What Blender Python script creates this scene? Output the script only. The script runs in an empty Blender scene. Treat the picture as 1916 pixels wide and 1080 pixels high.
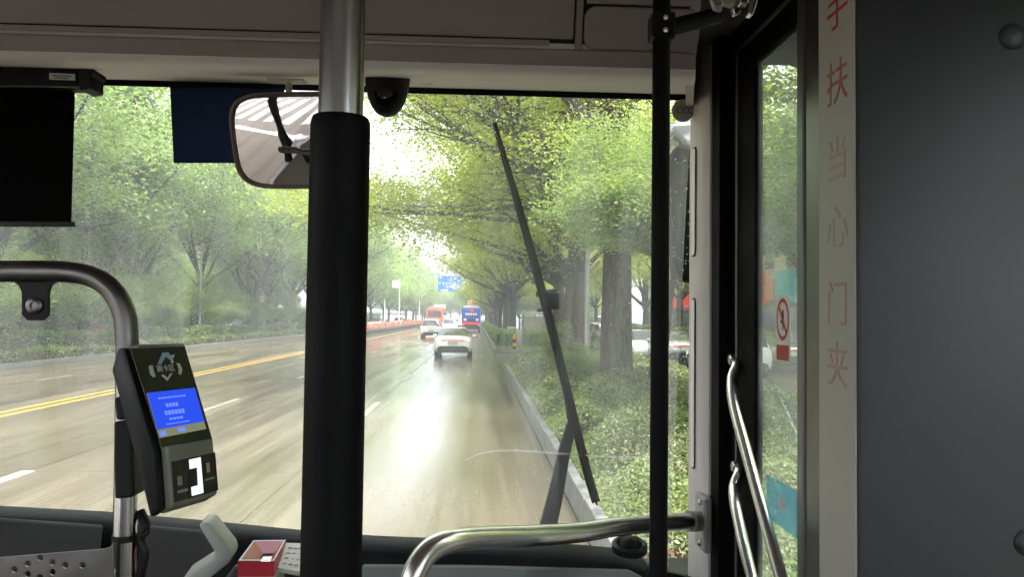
import bpy, bmesh, math, random
import numpy as np
from mathutils import Vector, Matrix, Euler
R = math.radians
S = bpy.context.scene
COL = S.collection

# ------------------------------------------------------------------ camera, sky, sun, exposure
F = 1450.0                                  # focal length in pixels of a 1916 px wide picture
CAMZ = 2.0
cam_d = bpy.data.cameras.new('camera'); cam = bpy.data.objects.new('camera', cam_d); COL.objects.link(cam)
cam_d.sensor_width = 36; cam_d.lens = F/1916*36; cam_d.clip_start = 0.05; cam_d.clip_end = 3000
CR = (Matrix.Rotation(-math.atan(65/F), 3, 'Z') @ Matrix.Rotation(math.pi/2+math.atan(54/F), 3, 'X') @ Matrix.Rotation(R(0.75), 3, 'Z'))
cam.matrix_world = Matrix.Translation((0, 0, CAMZ)) @ CR.to_4x4()
S.camera = cam
S.render.resolution_x, S.render.resolution_y = 1024, 578

SUN_EL, SUN_AZ = R(58), R(150)
w = bpy.data.worlds.new('World'); S.world = w; w.use_nodes = True
nt = w.node_tree; nt.nodes.clear()
sky = nt.nodes.new('ShaderNodeTexSky'); sky.sky_type = 'NISHITA'; sky.sun_disc = False
sky.sun_elevation = SUN_EL; sky.sun_rotation = SUN_AZ; sky.dust_density = 2.0; sky.air_density = 1.0
hs = nt.nodes.new('ShaderNodeHueSaturation'); hs.inputs['Saturation'].default_value = 0.25
bg = nt.nodes.new('ShaderNodeBackground'); bg.inputs['Strength'].default_value = 0.15
wo = nt.nodes.new('ShaderNodeOutputWorld')
nt.links.new(sky.outputs[0], hs.inputs['Color']); nt.links.new(hs.outputs[0], bg.inputs[0]); nt.links.new(bg.outputs[0], wo.inputs[0])
sun_d = bpy.data.lights.new('sun', 'SUN'); sun_d.energy = 1.5; sun_d.angle = R(25); sun_d.color = (1, .985, .96)
sun = bpy.data.objects.new('sun', sun_d); COL.objects.link(sun)
sd = Vector((math.sin(SUN_AZ)*math.cos(SUN_EL), math.cos(SUN_AZ)*math.cos(SUN_EL), math.sin(SUN_EL)))
sun.rotation_euler = (-sd).to_track_quat('-Z', 'Y').to_euler(); sun.location = (0, 0, 60)
S.view_settings.view_transform = 'Standard'; S.view_settings.look = 'None'
S.view_settings.exposure = 2.9; S.view_settings.gamma = 1; S.view_settings.use_curve_mapping = False
cy = S.cycles
cy.use_denoising = True; cy.max_bounces = 6; cy.diffuse_bounces = 3; cy.glossy_bounces = 3; cy.transmission_bounces = 6
cy.transparent_max_bounces = 16; cy.volume_bounces = 0; cy.use_light_tree = False; cy.caustics_reflective = False; cy.caustics_refractive = False
cy.sample_clamp_indirect = 6

rng = random.Random(7)
NP = np.random.default_rng(11)

# ------------------------------------------------------------------ pixel rays (to measure positions on the photograph)
def ray(px, py):
    return CR @ Vector(((px-958)/F, -(py-540)/F, -1))
def PY(px, py, Y):
    d = ray(px, py); t = Y/d.y; return Vector((d.x*t, Y, CAMZ+d.z*t))
def PX(px, py, X):
    d = ray(px, py); t = X/d.x; return Vector((X, d.y*t, CAMZ+d.z*t))
def PZ(px, py, Z=0):
    d = ray(px, py); t = (Z-CAMZ)/d.z; return Vector((d.x*t, d.y*t, Z))
def PP(px, py, p, n):
    d = ray(px, py); o = Vector((0, 0, CAMZ)); t = (p-o).dot(n)/d.dot(n); return o+d*t

# ------------------------------------------------------------------ materials
MATS = {}
def newmat(name):
    m = bpy.data.materials.new(name); m.use_nodes = True; t = m.node_tree; t.nodes.clear()
    o = t.nodes.new('ShaderNodeOutputMaterial'); return m, t, o
def N(t, typ, **kw):
    n = t.nodes.new(typ)
    for k, v in kw.items():
        if k in n.inputs.keys(): n.inputs[k].default_value = v
        else: setattr(n, k, v)
    return n
def mat(name, col, rough=.5, metal=0., var=.12, nscale=6., bump=0., bscale=40., spec=.5, coat=0., emis=None, estr=0.):
    """principled with a little noise in colour, roughness and relief"""
    m, t, o = newmat(name)
    b = N(t, 'ShaderNodeBsdfPrincipled'); b.inputs['Metallic'].default_value = metal
    b.inputs['Specular IOR Level'].default_value = spec; b.inputs['Coat Weight'].default_value = coat
    tc = N(t, 'ShaderNodeTexCoord')
    nz = N(t, 'ShaderNodeTexNoise', Scale=nscale, Detail=6.0)
    t.links.new(tc.outputs['Object'], nz.inputs['Vector'])
    r = N(t, 'ShaderNodeMapRange'); r.inputs['From Min'].default_value = .3; r.inputs['From Max'].default_value = .7
    r.inputs['To Min'].default_value = 1-var; r.inputs['To Max'].default_value = 1+var
    t.links.new(nz.outputs[0], r.inputs[0])
    mx = N(t, 'ShaderNodeMix', data_type='RGBA', blend_type='MULTIPLY'); mx.inputs[0].default_value = 1
    mx.inputs[6].default_value = (*col, 1); t.links.new(r.outputs[0], mx.inputs[7]); t.links.new(mx.outputs[2], b.inputs['Base Color'])
    r2 = N(t, 'ShaderNodeMapRange'); r2.inputs['From Min'].default_value = .3; r2.inputs['From Max'].default_value = .7
    r2.inputs['To Min'].default_value = max(.02, rough*.8); r2.inputs['To Max'].default_value = min(1, rough*1.2)
    t.links.new(nz.outputs[0], r2.inputs[0]); t.links.new(r2.outputs[0], b.inputs['Roughness'])
    if bump:
        n2 = N(t, 'ShaderNodeTexNoise', Scale=bscale, Detail=4.0); t.links.new(tc.outputs['Object'], n2.inputs['Vector'])
        bp = N(t, 'ShaderNodeBump', Strength=bump, Distance=.01); t.links.new(n2.outputs[0], bp.inputs['Height']); t.links.new(bp.outputs[0], b.inputs['Normal'])
    if emis:
        b.inputs['Emission Color'].default_value = (*emis, 1); b.inputs['Emission Strength'].default_value = estr
    t.links.new(b.outputs[0], o.inputs[0]); MATS[name] = m
    return m

def leafmat(name, c1, c2, c3, tr=.35, rough=.45):
    m, t, o = newmat(name)
    g = N(t, 'ShaderNodeNewGeometry'); oi = N(t, 'ShaderNodeObjectInfo')
    cr = N(t, 'ShaderNodeValToRGB'); e = cr.color_ramp.elements
    e[0].position = 0; e[0].color = (*c1, 1); e[1].position = 1; e[1].color = (*c3, 1)
    k = cr.color_ramp.elements.new(.55); k.color = (*c2, 1)
    t.links.new(g.outputs['Random Per Island'], cr.inputs[0])
    nz = N(t, 'ShaderNodeTexNoise', Scale=.45, Detail=2.0)
    t.links.new(g.outputs['Position'], nz.inputs['Vector'])
    add = N(t, 'ShaderNodeMath', operation='ADD'); t.links.new(nz.outputs[0], add.inputs[0])
    sc = N(t, 'ShaderNodeMath', operation='MULTIPLY'); sc.inputs[1].default_value = .35; t.links.new(oi.outputs['Random'], sc.inputs[0]); t.links.new(sc.outputs[0], add.inputs[1])
    mr = N(t, 'ShaderNodeMapRange'); mr.inputs['From Min'].default_value = .3; mr.inputs['From Max'].default_value = 1.0
    mr.inputs['To Min'].default_value = .55; mr.inputs['To Max'].default_value = 1.4; t.links.new(add.outputs[0], mr.inputs[0])
    mx = N(t, 'ShaderNodeMix', data_type='RGBA', blend_type='MULTIPLY'); mx.inputs[0].default_value = 1
    t.links.new(cr.outputs[0], mx.inputs[6]); t.links.new(mr.outputs[0], mx.inputs[7])
    b = N(t, 'ShaderNodeBsdfPrincipled', Roughness=rough); t.links.new(mx.outputs[2], b.inputs['Base Color'])
    tl = N(t, 'ShaderNodeBsdfTranslucent')
    hv = N(t, 'ShaderNodeHueSaturation', Saturation=1.08, Value=2.1); hv.inputs['Hue'].default_value = .49
    t.links.new(mx.outputs[2], hv.inputs['Color']); t.links.new(hv.outputs[0], tl.inputs[0])
    ms = N(t, 'ShaderNodeMixShader'); ms.inputs[0].default_value = tr
    t.links.new(b.outputs[0], ms.inputs[1]); t.links.new(tl.outputs[0], ms.inputs[2]); t.links.new(ms.outputs[0], o.inputs[0])
    MATS[name] = m; return m

def glassmat(name, tint=(1, 1, 1), refl=.06, dirt=0., dirt_scale=3., stretch=(1, 1, 1), dirt_col=(.8, .82, .84)):
    """clear pane: transparent + weak mirror + a thin film of dried rain and dirt"""
    m, t, o = newmat(name)
    tr = N(t, 'ShaderNodeBsdfTransparent'); tr.inputs[0].default_value = (*tint, 1)
    gl = N(t, 'ShaderNodeBsdfGlossy', Roughness=.02)
    fr = N(t, 'ShaderNodeLayerWeight', Blend=.12)
    mul = N(t, 'ShaderNodeMath', operation='MULTIPLY'); mul.inputs[1].default_value = refl*4; t.links.new(fr.outputs['Fresnel'], mul.inputs[0])
    m1 = N(t, 'ShaderNodeMixShader'); t.links.new(mul.outputs[0], m1.inputs[0]); t.links.new(tr.outputs[0], m1.inputs[1]); t.links.new(gl.outputs[0], m1.inputs[2])
    last = m1
    if dirt:
        tc = N(t, 'ShaderNodeTexCoord'); mp = N(t, 'ShaderNodeMapping'); mp.inputs['Scale'].default_value = stretch
        t.links.new(tc.outputs['Object'], mp.inputs[0])
        nz = N(t, 'ShaderNodeTexNoise', Scale=dirt_scale, Detail=8.0, Roughness=.65); t.links.new(mp.outputs[0], nz.inputs['Vector'])
        mr = N(t, 'ShaderNodeMapRange'); mr.inputs['From Min'].default_value = .35; mr.inputs['From Max'].default_value = .8
        mr.inputs['To Min'].default_value = dirt*.3; mr.inputs['To Max'].default_value = dirt*2; t.links.new(nz.outputs[0], mr.inputs[0])
        df = N(t, 'ShaderNodeBsdfTranslucent'); df.inputs[0].default_value = (*dirt_col, 1)
        m2 = N(t, 'ShaderNodeMixShader'); t.links.new(mr.outputs[0], m2.inputs[0]); t.links.new(m1.outputs[0], m2.inputs[1]); t.links.new(df.outputs[0], m2.inputs[2]); last = m2
    t.links.new(last.outputs[0], o.inputs[0]); MATS[name] = m; return m

def emit(name, col, st):
    m, t, o = newmat(name); e = N(t, 'ShaderNodeEmission', Strength=st); e.inputs[0].default_value = (*col, 1)
    t.links.new(e.outputs[0], o.inputs[0]); MATS[name] = m; return m

def roadmat():
    """wet concrete: tan slabs, darker wheel bands, painted pale reflection streaks, a film of water of uneven gloss"""
    m, t, o = newmat('wet_concrete')
    g = N(t, 'ShaderNodeNewGeometry'); b = N(t, 'ShaderNodeBsdfPrincipled')
    mp = N(t, 'ShaderNodeMapping'); mp.inputs['Scale'].default_value = (1.0, .12, 1); t.links.new(g.outputs['Position'], mp.inputs[0])
    n1 = N(t, 'ShaderNodeTexNoise', Scale=.9, Detail=7.0, Roughness=.6); t.links.new(mp.outputs[0], n1.inputs['Vector'])
    n2 = N(t, 'ShaderNodeTexNoise', Scale=26., Detail=6.0); t.links.new(g.outputs['Position'], n2.inputs['Vector'])
    cr = N(t, 'ShaderNodeValToRGB'); e = cr.color_ramp.elements
    e[0].position = .36; e[0].color = (.088, .070, .047, 1); e[1].position = .66; e[1].color = (.235, .192, .138, 1)
    t.links.new(n1.outputs[0], cr.inputs[0])
    mx = N(t, 'ShaderNodeMix', data_type='RGBA', blend_type='MULTIPLY'); mx.inputs[0].default_value = .45
    t.links.new(cr.outputs[0], mx.inputs[6]); t.links.new(n2.outputs[0], mx.inputs[7]); t.links.new(mx.outputs[2], b.inputs['Base Color'])
    mr = N(t, 'ShaderNodeMapRange'); mr.inputs['From Min'].default_value = .38; mr.inputs['From Max'].default_value = .62
    mr.inputs['To Min'].default_value = .07; mr.inputs['To Max'].default_value = .27
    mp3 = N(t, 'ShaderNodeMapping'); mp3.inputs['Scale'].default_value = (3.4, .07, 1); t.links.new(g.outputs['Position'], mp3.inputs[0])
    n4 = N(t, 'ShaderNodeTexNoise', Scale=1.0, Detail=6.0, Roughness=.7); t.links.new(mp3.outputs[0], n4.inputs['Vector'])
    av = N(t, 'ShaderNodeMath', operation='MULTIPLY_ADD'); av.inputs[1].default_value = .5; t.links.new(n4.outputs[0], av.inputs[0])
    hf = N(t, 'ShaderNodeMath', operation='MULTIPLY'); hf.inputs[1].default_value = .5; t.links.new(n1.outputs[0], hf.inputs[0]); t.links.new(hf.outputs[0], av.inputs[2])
    av2 = N(t, 'ShaderNodeMath', operation='MULTIPLY_ADD'); av2.inputs[1].default_value = .45; t.links.new(n4.outputs[0], av2.inputs[0])  # lane streaks brighten the base colour to imitate wet reflections
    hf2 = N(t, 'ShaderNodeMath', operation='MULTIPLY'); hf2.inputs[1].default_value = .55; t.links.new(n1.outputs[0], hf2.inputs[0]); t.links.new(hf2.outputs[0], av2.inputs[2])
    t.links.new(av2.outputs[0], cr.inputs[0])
    t.links.new(av.outputs[0], mr.inputs[0]); t.links.new(mr.outputs[0], b.inputs['Roughness'])
    b.inputs['IOR'].default_value = 1.38; b.inputs['Specular IOR Level'].default_value = .30
    # ripples lie across the lane
    mp2 = N(t, 'ShaderNodeMapping'); mp2.inputs['Scale'].default_value = (.25, 3.6, 1); t.links.new(g.outputs['Position'], mp2.inputs[0])
    n3 = N(t, 'ShaderNodeTexNoise', Scale=1.6, Detail=4.0); t.links.new(mp2.outputs[0], n3.inputs['Vector'])
    bp = N(t, 'ShaderNodeBump', Strength=.13, Distance=.012); t.links.new(n3.outputs[0], bp.inputs['Height'])
    bp2 = N(t, 'ShaderNodeBump', Strength=.16, Distance=.004); t.links.new(n2.outputs[0], bp2.inputs['Height']); t.links.new(bp.outputs[0], bp2.inputs['Normal'])
    t.links.new(bp2.outputs[0], b.inputs['Normal'])
    t.links.new(b.outputs[0], o.inputs[0]); MATS['road'] = m; return m

def barkmat(name, c1, c2):
    m, t, o = newmat(name); tc = N(t, 'ShaderNodeTexCoord'); b = N(t, 'ShaderNodeBsdfPrincipled', Roughness=.8)
    mp = N(t, 'ShaderNodeMapping'); mp.inputs['Scale'].default_value = (1, 1, .22); t.links.new(tc.outputs['Object'], mp.inputs[0])
    n = N(t, 'ShaderNodeTexNoise', Scale=14., Detail=8.0, Roughness=.65); t.links.new(mp.outputs[0], n.inputs['Vector'])
    cr = N(t, 'ShaderNodeValToRGB'); e = cr.color_ramp.elements
    e[0].position = .40; e[0].color = (*c1, 1); e[1].position = .64; e[1].color = (*c2, 1); t.links.new(n.outputs[0], cr.inputs[0])
    t.links.new(cr.outputs[0], b.inputs['Base Color'])
    bp = N(t, 'ShaderNodeBump', Strength=1.0, Distance=.06); t.links.new(n.outputs[0], bp.inputs['Height']); t.links.new(bp.outputs[0], b.inputs['Normal'])
    t.links.new(b.outputs[0], o.inputs[0]); MATS[name] = m; return m

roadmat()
barkmat('bark', (.010, .007, .005), (.08, .055, .037))
barkmat('bark_red', (.05, .02, .012), (.14, .07, .045))
leafmat('leaf_tall', (.13, .195, .07), (.175, .25, .09), (.235, .30, .11), tr=.53)
leafmat('leaf_right', (.16, .205, .04), (.225, .28, .054), (.31, .335, .072), tr=.6)
leafmat('leaf_maple', (.115, .165, .048), (.155, .215, .062), (.205, .26, .085), tr=.5)
leafmat('leaf_hedge', (.095, .155, .04), (.13, .20, .052), (.18, .25, .07), tr=.3)
leafmat('leaf_cover', (.095, .13, .045), (.15, .19, .068), (.25, .265, .125), tr=.25)
leafmat('leaf_grass', (.10, .15, .035), (.16, .22, .05), (.25, .28, .09), tr=.3)
leafmat('leaf_blade', (.12, .14, .05), (.20, .22, .09), (.34, .32, .17), tr=.25)
leafmat('leaf_dry', (.10, .045, .025), (.17, .085, .05), (.24, .15, .09), tr=.1)
leafmat('flower', (.55, .06, .03), (.7, .13, .07), (.75, .25, .16), tr=.2)
mat('soil', (.06, .045, .03), .9, bump=.6, bscale=18)
mat('verge', (.05, .06, .025), .9, bump=.6, bscale=12)
mat('kerbstone', (.15, .15, .148), .45, var=.45, nscale=9, bump=.25, bscale=60)
mat('kerb_dark', (.16, .155, .14), .5, var=.25, nscale=5, bump=.2)
mat('pavement', (.18, .16, .14), .5, var=.2, nscale=3, bump=.2)
mat('asphalt', (.06, .06, .06), .35, var=.25, nscale=3, bump=.3, bscale=80)
mat('joint', (.33, .30, .25), .5)
mat('white_paint', (.60, .60, .58), .4, var=.3, nscale=4)
mat('worn_paint', (.19, .18, .155), .4, var=.4, nscale=5)
mat('yellow_paint', (.52, .30, .04), .4, var=.3, nscale=3)
mat('fascia', (.36, .31, .30), .6, var=.04, nscale=3, bump=.05, bscale=300)
mat('soffit', (.90, .865, .85), .55, var=.05, nscale=3, bump=.05, bscale=300)
mat('pillar', (.66, .61, .58), .5, var=.05, nscale=3)
mat('groove', (.02, .018, .016), .8)
mat('black_plastic', (.005, .005, .0055), .5, spec=.3, var=.2, nscale=8, bump=.1, bscale=300)
mat('black_matte', (.003, .003, .003), .8, spec=.12)
mat('black_sleeve', (.003, .003, .0035), .55, spec=.15, bump=.06, bscale=900)
mat('rubber', (.006, .006, .006), .6, spec=.25)
mat('dash', (.006, .0065, .0075), .5, spec=.15, var=.15, nscale=4, bump=.25, bscale=400)
mat('dash_top', (.018, .02, .024), .4, var=.12, nscale=4, bump=.25, bscale=400)
mat('dash_grey', (.024, .023, .021), .65, spec=.2, var=.1, nscale=5, bump=.15, bscale=300)
mat('dash_shelf', (.06, .07, .08), .55, var=.1, nscale=5)
mat('trim_grey', (.42, .42, .39), .45, var=.06)
mat('steel', (.72, .70, .67), .27, metal=1., var=.03, nscale=2)
mat('steel_dark', (.20, .19, .185), .38, metal=1., var=.15, nscale=20)
mat('steel_brushed', (.62, .61, .60), .2, metal=1., var=.03, nscale=2)
mat('alu', (.22, .22, .22), .45, metal=.7)
mat('panel_dark', (.031, .036, .038), .42, var=.12, nscale=2.5, bump=.02, bscale=250)
mat('strip_cream', (.46, .45, .40), .45, var=.06, nscale=3)
mat('red_print', (.42, .03, .03), .6, var=.3, nscale=40)
mat('red_faded', (.50, .30, .25), .6, var=.15, nscale=40)
mat('red_ghost', (.48, .38, .33), .6, var=.1, nscale=40)
mat('red_worn', (.44, .14, .12), .6, var=.3, nscale=60)
mat('red_plastic', (.42, .015, .03), .35)
mat('white_plastic', (.72, .72, .70), .4)
mat('cream_plastic', (.55, .53, .46), .45)
mat('grey_plastic', (.30, .30, .28), .45)
mat('reader_body', (.20, .20, .17), .45, bump=.05, bscale=400)
mat('reader_face', (.025, .027, .018), .25, spec=.5)
mat('print_white', (.7, .7, .68), .5, var=.1)
mat('print_blue', (.35, .5, .75), .5, var=.1)
emit('screen_blue', (.02, .06, .6), .2)
emit('screen_text', (.12, .2, .75), .2)
emit('screen_bar', (.20, .22, .13), .15)
emit('lamp_white', (.85, .88, 1.), .16)
mat('visor_blue', (.002, .03, .12), .6, var=.1)
mat('blind_black', (.003, .003, .003), .9, spec=.05)
mat('mirror', (.72, .69, .68), .012, metal=1., var=.02)
mat('frame_brown', (.16, .13, .11), .5)
mat('car_white', (.78, .78, .77), .15, var=.02, coat=.6)
mat('car_silver', (.35, .36, .37), .25, metal=.5, var=.03, coat=.5)
mat('car_black', (.012, .013, .016), .12, coat=.6)
mat('car_grey', (.10, .11, .12), .2, metal=.4, coat=.5)
mat('car_glass', (.012, .016, .018), .05, spec=.8)
mat('car_trim', (.02, .02, .022), .5)
mat('car_red', (.55, .03, .02), .2, coat=.4)
mat('tail_red', (.45, .01, .01), .15, emis=(1, .05, .03), estr=.12)
mat('brake_red', (.6, .02, .02), .2, emis=(1, .06, .04), estr=.9)
mat('plate_green', (.34, .48, .42), .4)
mat('bus_orange', (.62, .09, .05), .3, coat=.3)
mat('bus_blue', (.015, .07, .42), .3, coat=.3)
mat('sign_blue', (.01, .10, .55), .4, var=.03)
mat('sign_white', (.75, .77, .78), .4)
mat('post_grey', (.28, .29, .30), .45, metal=.3)
mat('fence_grey', (.22, .23, .24), .45, metal=.3)
mat('wall_pale', (.50, .49, .47), .7, var=.12, nscale=.5)
mat('wall_grey', (.28, .28, .29), .7, var=.12, nscale=.5)
mat('wall_tan', (.42, .33, .25), .7, var=.12, nscale=.5)
mat('tower_blue', (.30, .42, .52), .3, var=.06)
mat('win_dark', (.03, .04, .05), .08, spec=.8)
mat('shop_red', (.50, .03, .03), .5, emis=(1, .05, .03), estr=.06)
mat('shop_orange', (.65, .16, .04), .5)
mat('shop_cyan', (.03, .42, .50), .5)
mat('shop_blue', (.03, .20, .60), .5)
mat('shop_green', (.04, .42, .12), .5)
mat('shop_pink', (.6, .05, .5), .5, emis=(.9, .1, .9), estr=.25)
mat('bollard_yellow', (.72, .30, .01), .45)
mat('whitewash', (.50, .48, .44), .8, var=.2, nscale=9)
glassmat('windscreen', (.975, .985, .98), .05, dirt=.085, dirt_scale=2.4, stretch=(5, 1, .5))
glassmat('window', (.95, .97, .965), .06)
glassmat('tinted', (.85, .87, .86), .06)
glassmat('lightly_tinted', (.80, .80, .80), .06)
glassmat('door_pane', (.93, .97, .95), .07, dirt=.09, dirt_scale=4)
glassmat('patch_blue', (.58, .76, .83), .05, dirt=.35, dirt_scale=2, dirt_col=(.30, .52, .64))
def dropmat():
    m, t, o = newmat('raindrop'); g = N(t, 'ShaderNodeBsdfGlass', Roughness=0., IOR=1.25); t.links.new(g.outputs[0], o.inputs[0]); MATS['raindrop'] = m
dropmat()
glassmat('smear', (.97, .98, .98), .04, dirt=.22, dirt_scale=3)

# ------------------------------------------------------------------ mesh helpers
def finish(name, me, m, parent=None, smooth=False):
    me.materials.clear(); me.materials.append(MATS[m] if isinstance(m, str) else m)
    if smooth: me.polygons.foreach_set('use_smooth', [True]*len(me.polygons))
    o = bpy.data.objects.new(name, me); COL.objects.link(o)
    if parent is not None: o.parent = parent
    return o
class MB:
    def __init__(s): s.v = []; s.f = []
    def add(s, vs, fs):
        b = len(s.v); s.v += [tuple(x) for x in vs]; s.f += [tuple(b+i for i in f) for f in fs]; return s
    def box(s, c, d, rot=None):
        M = rot if rot is not None else Matrix.Identity(3); c = Vector(c); vs = []
        for i in (-.5, .5):
            for j in (-.5, .5):
                for k in (-.5, .5): vs.append(c+M @ Vector((i*d[0], j*d[1], k*d[2])))
        return s.add(vs, [(0, 1, 3, 2), (4, 6, 7, 5), (0, 4, 5, 1), (2, 3, 7, 6), (0, 2, 6, 4), (1, 5, 7, 3)])
    def tube(s, pts, r, n=12, caps=True):
        pts = [Vector(p) for p in pts]; rs = r if isinstance(r, (list, tuple)) else [r]*len(pts)
        T = []
        for i in range(len(pts)):
            a = pts[max(0, i-1)]; b = pts[min(len(pts)-1, i+1)]; T.append((b-a).normalized())
        u = T[0].orthogonal().normalized(); vs = []
        for i, p in enumerate(pts):
            u = (u-T[i]*u.dot(T[i])).normalized(); v = T[i].cross(u)
            for k in range(n):
                a = 2*math.pi*k/n; vs.append(p+(u*math.cos(a)+v*math.sin(a))*rs[i])
        fs = []
        for i in range(len(pts)-1):
            for k in range(n):
                k2 = (k+1) % n; fs.append((i*n+k, i*n+k2, (i+1)*n+k2, (i+1)*n+k))
        if caps: fs += [tuple(range(n-1, -1, -1)), tuple((len(pts)-1)*n+k for k in range(n))]
        return s.add(vs, fs)
    def prism(s, poly, depth):
        """poly: 3-D points of one face, depth: vector to the other face"""
        n = len(poly); p = [Vector(q) for q in poly]; d = Vector(depth)
        fs = [tuple(range(n)), tuple(range(2*n-1, n-1, -1))]+[(i, n+i, n+(i+1) % n, (i+1) % n) for i in range(n)]
        return s.add(p+[q+d for q in p], fs)
    def lathe(s, prof, n=24, M=None):
        M = M or Matrix.Identity(4); vs = []
        for r, z in prof:
            for k in range(n):
                a = 2*math.pi*k/n; vs.append(M @ Vector((r*math.cos(a), r*math.sin(a), z)))
        fs = [(i*n+k, i*n+(k+1) % n, (i+1)*n+(k+1) % n, (i+1)*n+k) for i in range(len(prof)-1) for k in range(n)]
        return s.add(vs, fs)
    def mesh(s, name='mesh'):
        me = bpy.data.meshes.new(name); me.from_pydata(s.v, [], s.f); me.update()
        bm = bmesh.new(); bm.from_mesh(me); bmesh.ops.recalc_face_normals(bm, faces=bm.faces); bm.to_mesh(me); bm.free()
        return me
    def build(s, name, m, parent=None, smooth=False, bevel=0, seg=2):
        me = s.mesh(name)
        if bevel:
            bm = bmesh.new(); bm.from_mesh(me)
            bmesh.ops.bevel(bm, geom=[e for e in bm.edges if e.calc_face_angle(0) > R(25)], offset=bevel, segments=seg, affect='EDGES', profile=.5)
            bm.to_mesh(me); bm.free()
        o = finish(name, me, m, parent, smooth)
        if smooth and bevel == 0 or smooth:
            try:
                me.set_sharp_from_angle(angle=R(40))
            except Exception: pass
        return o
def tag(o, label=None, cat=None, group=None, kind=None):
    if label: o['label'] = label
    if cat: o['category'] = cat
    if group: o['group'] = group
    if kind: o['kind'] = kind
    return o
def empty(name, loc=(0, 0, 0), rz=0, label=None, cat=None, group=None):
    o = bpy.data.objects.new(name, None); COL.objects.link(o); o.location = loc; o.rotation_euler = (0, 0, rz); o.empty_display_size = .2
    return tag(o, label, cat, group)
def copy_tree(o, parent=None):
    c = o.copy(); COL.objects.link(c); c.parent = parent
    for ch in [x for x in KIDS.get(o.name, [])]:
        d = copy_tree(ch, c)
    return c
KIDS = {}
def note_kids(o):
    KIDS[o.name] = list(o.children)
    for c in o.children: note_kids(c)
def bez(pts, n=8):
    """smooth curve through points (Catmull-Rom)"""
    P = [Vector(p) for p in pts]; P = [P[0]*2-P[1]]+P+[P[-1]*2-P[-2]]; out = []
    for i in range(1, len(P)-2):
        for k in range(n):
            t = k/n; a, b, c, d = P[i-1], P[i], P[i+1], P[i+2]
            out.append(.5*((2*b)+(c-a)*t+(2*a-5*b+4*c-d)*t*t+(3*b-a-3*c+d)*t**3))
    out.append(P[-2]); return out
def text(name, body, size, m, M, parent, extrude=.0006, align='CENTER'):
    c = bpy.data.curves.new('t', 'FONT'); c.body = body; c.size = size; c.extrude = extrude; c.align_x = align; c.align_y = 'CENTER'
    o = bpy.data.objects.new('t', c); COL.objects.link(o)
    dg = bpy.context.evaluated_depsgraph_get(); me = bpy.data.meshes.new_from_object(o.evaluated_get(dg))
    bpy.data.objects.remove(o); me.transform(M)
    return finish(name, me, m, parent)
def frame(o, x, y):
    """matrix with origin o, x and y axes given, z = x cross y"""
    x = Vector(x).normalized(); y = Vector(y); z = x.cross(y).normalized(); y = z.cross(x)
    M = Matrix.Identity(4)
    for i in range(3): M[i][0] = x[i]; M[i][1] = y[i]; M[i][2] = z[i]; M[i][3] = o[i]
    return M
def plane_with_holes(name, outer, holes, thick, m, M, parent):
    c = bpy.data.curves.new('c', 'CURVE'); c.dimensions = '2D'; c.fill_mode = 'BOTH'; c.extrude = thick/2
    for pts in [outer]+holes:
        sp = c.splines.new('POLY'); sp.points.add(len(pts)-1); sp.use_cyclic_u = True
        for i, p in enumerate(pts): sp.points[i].co = (p[0], p[1], 0, 1)
    o = bpy.data.objects.new('c', c); COL.objects.link(o)
    dg = bpy.context.evaluated_depsgraph_get(); me = bpy.data.meshes.new_from_object(o.evaluated_get(dg))
    bpy.data.objects.remove(o); me.transform(M)
    return finish(name, me, m, parent)
def circ(cx, cy_, r, n=14): return [(cx+r*math.cos(2*math.pi*k/n), cy_+r*math.sin(2*math.pi*k/n)) for k in range(n)]
def rrect(x0, y0, x1, y1, r, n=5):
    out = []
    for cx, cy_, a0 in ((x1-r, y1-r, 0), (x0+r, y1-r, 90), (x0+r, y0+r, 180), (x1-r, y0+r, 270)):
        for k in range(n+1): a = R(a0+90*k/n); out.append((cx+r*math.cos(a), cy_+r*math.sin(a)))
    return out
def leaves(C, size, aspect=.5, up=.5, gen=NP, fold=0.):
    """one rhombus face per centre; up: how much the faces look at the sky"""
    n = len(C); nrm = gen.normal(size=(n, 3)); nrm /= np.linalg.norm(nrm, axis=1)[:, None]; nrm[:, 2] = np.abs(nrm[:, 2])+up; nrm /= np.linalg.norm(nrm, axis=1)[:, None]
    a = gen.normal(size=(n, 3)); a -= nrm*(a*nrm).sum(1)[:, None]; a /= np.linalg.norm(a, axis=1)[:, None]; b = np.cross(nrm, a)
    s = size*gen.uniform(.45, 1.55, n)[:, None]; V = np.empty((n, 4, 3), dtype=np.float32)
    V[:, 0] = C-a*s*.5; V[:, 1] = C+b*s*.5*aspect; V[:, 2] = C+a*s*.5-nrm*s*.12; V[:, 3] = C-b*s*.5*aspect
    return V.reshape(-1, 3)
def quads_mesh(name, V):
    nf = len(V)//4; me = bpy.data.meshes.new(name); me.vertices.add(len(V)); me.vertices.foreach_set('co', V.astype(np.float32).ravel())
    me.loops.add(len(V)); me.loops.foreach_set('vertex_index', np.arange(len(V), dtype=np.int32))
    me.polygons.add(nf); me.polygons.foreach_set('loop_start', np.arange(0, len(V), 4, dtype=np.int32)); me.update(); me.validate()
    return me
def sheet(name, x0, x1, y0, y1, z, m, kind='structure', parent=None):
    o = MB().add([(x0, y0, z), (x1, y0, z), (x1, y1, z), (x0, y1, z)], [(0, 1, 2, 3)]).build(name, m, parent)
    if kind and parent is None: o['kind'] = kind
    return o

ORD = ['nearest', 'second nearest', 'third nearest', 'fourth nearest', 'fifth nearest', 'sixth nearest', 'seventh nearest', 'eighth nearest', 'ninth nearest', 'tenth nearest', 'eleventh nearest', 'twelfth nearest']
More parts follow.
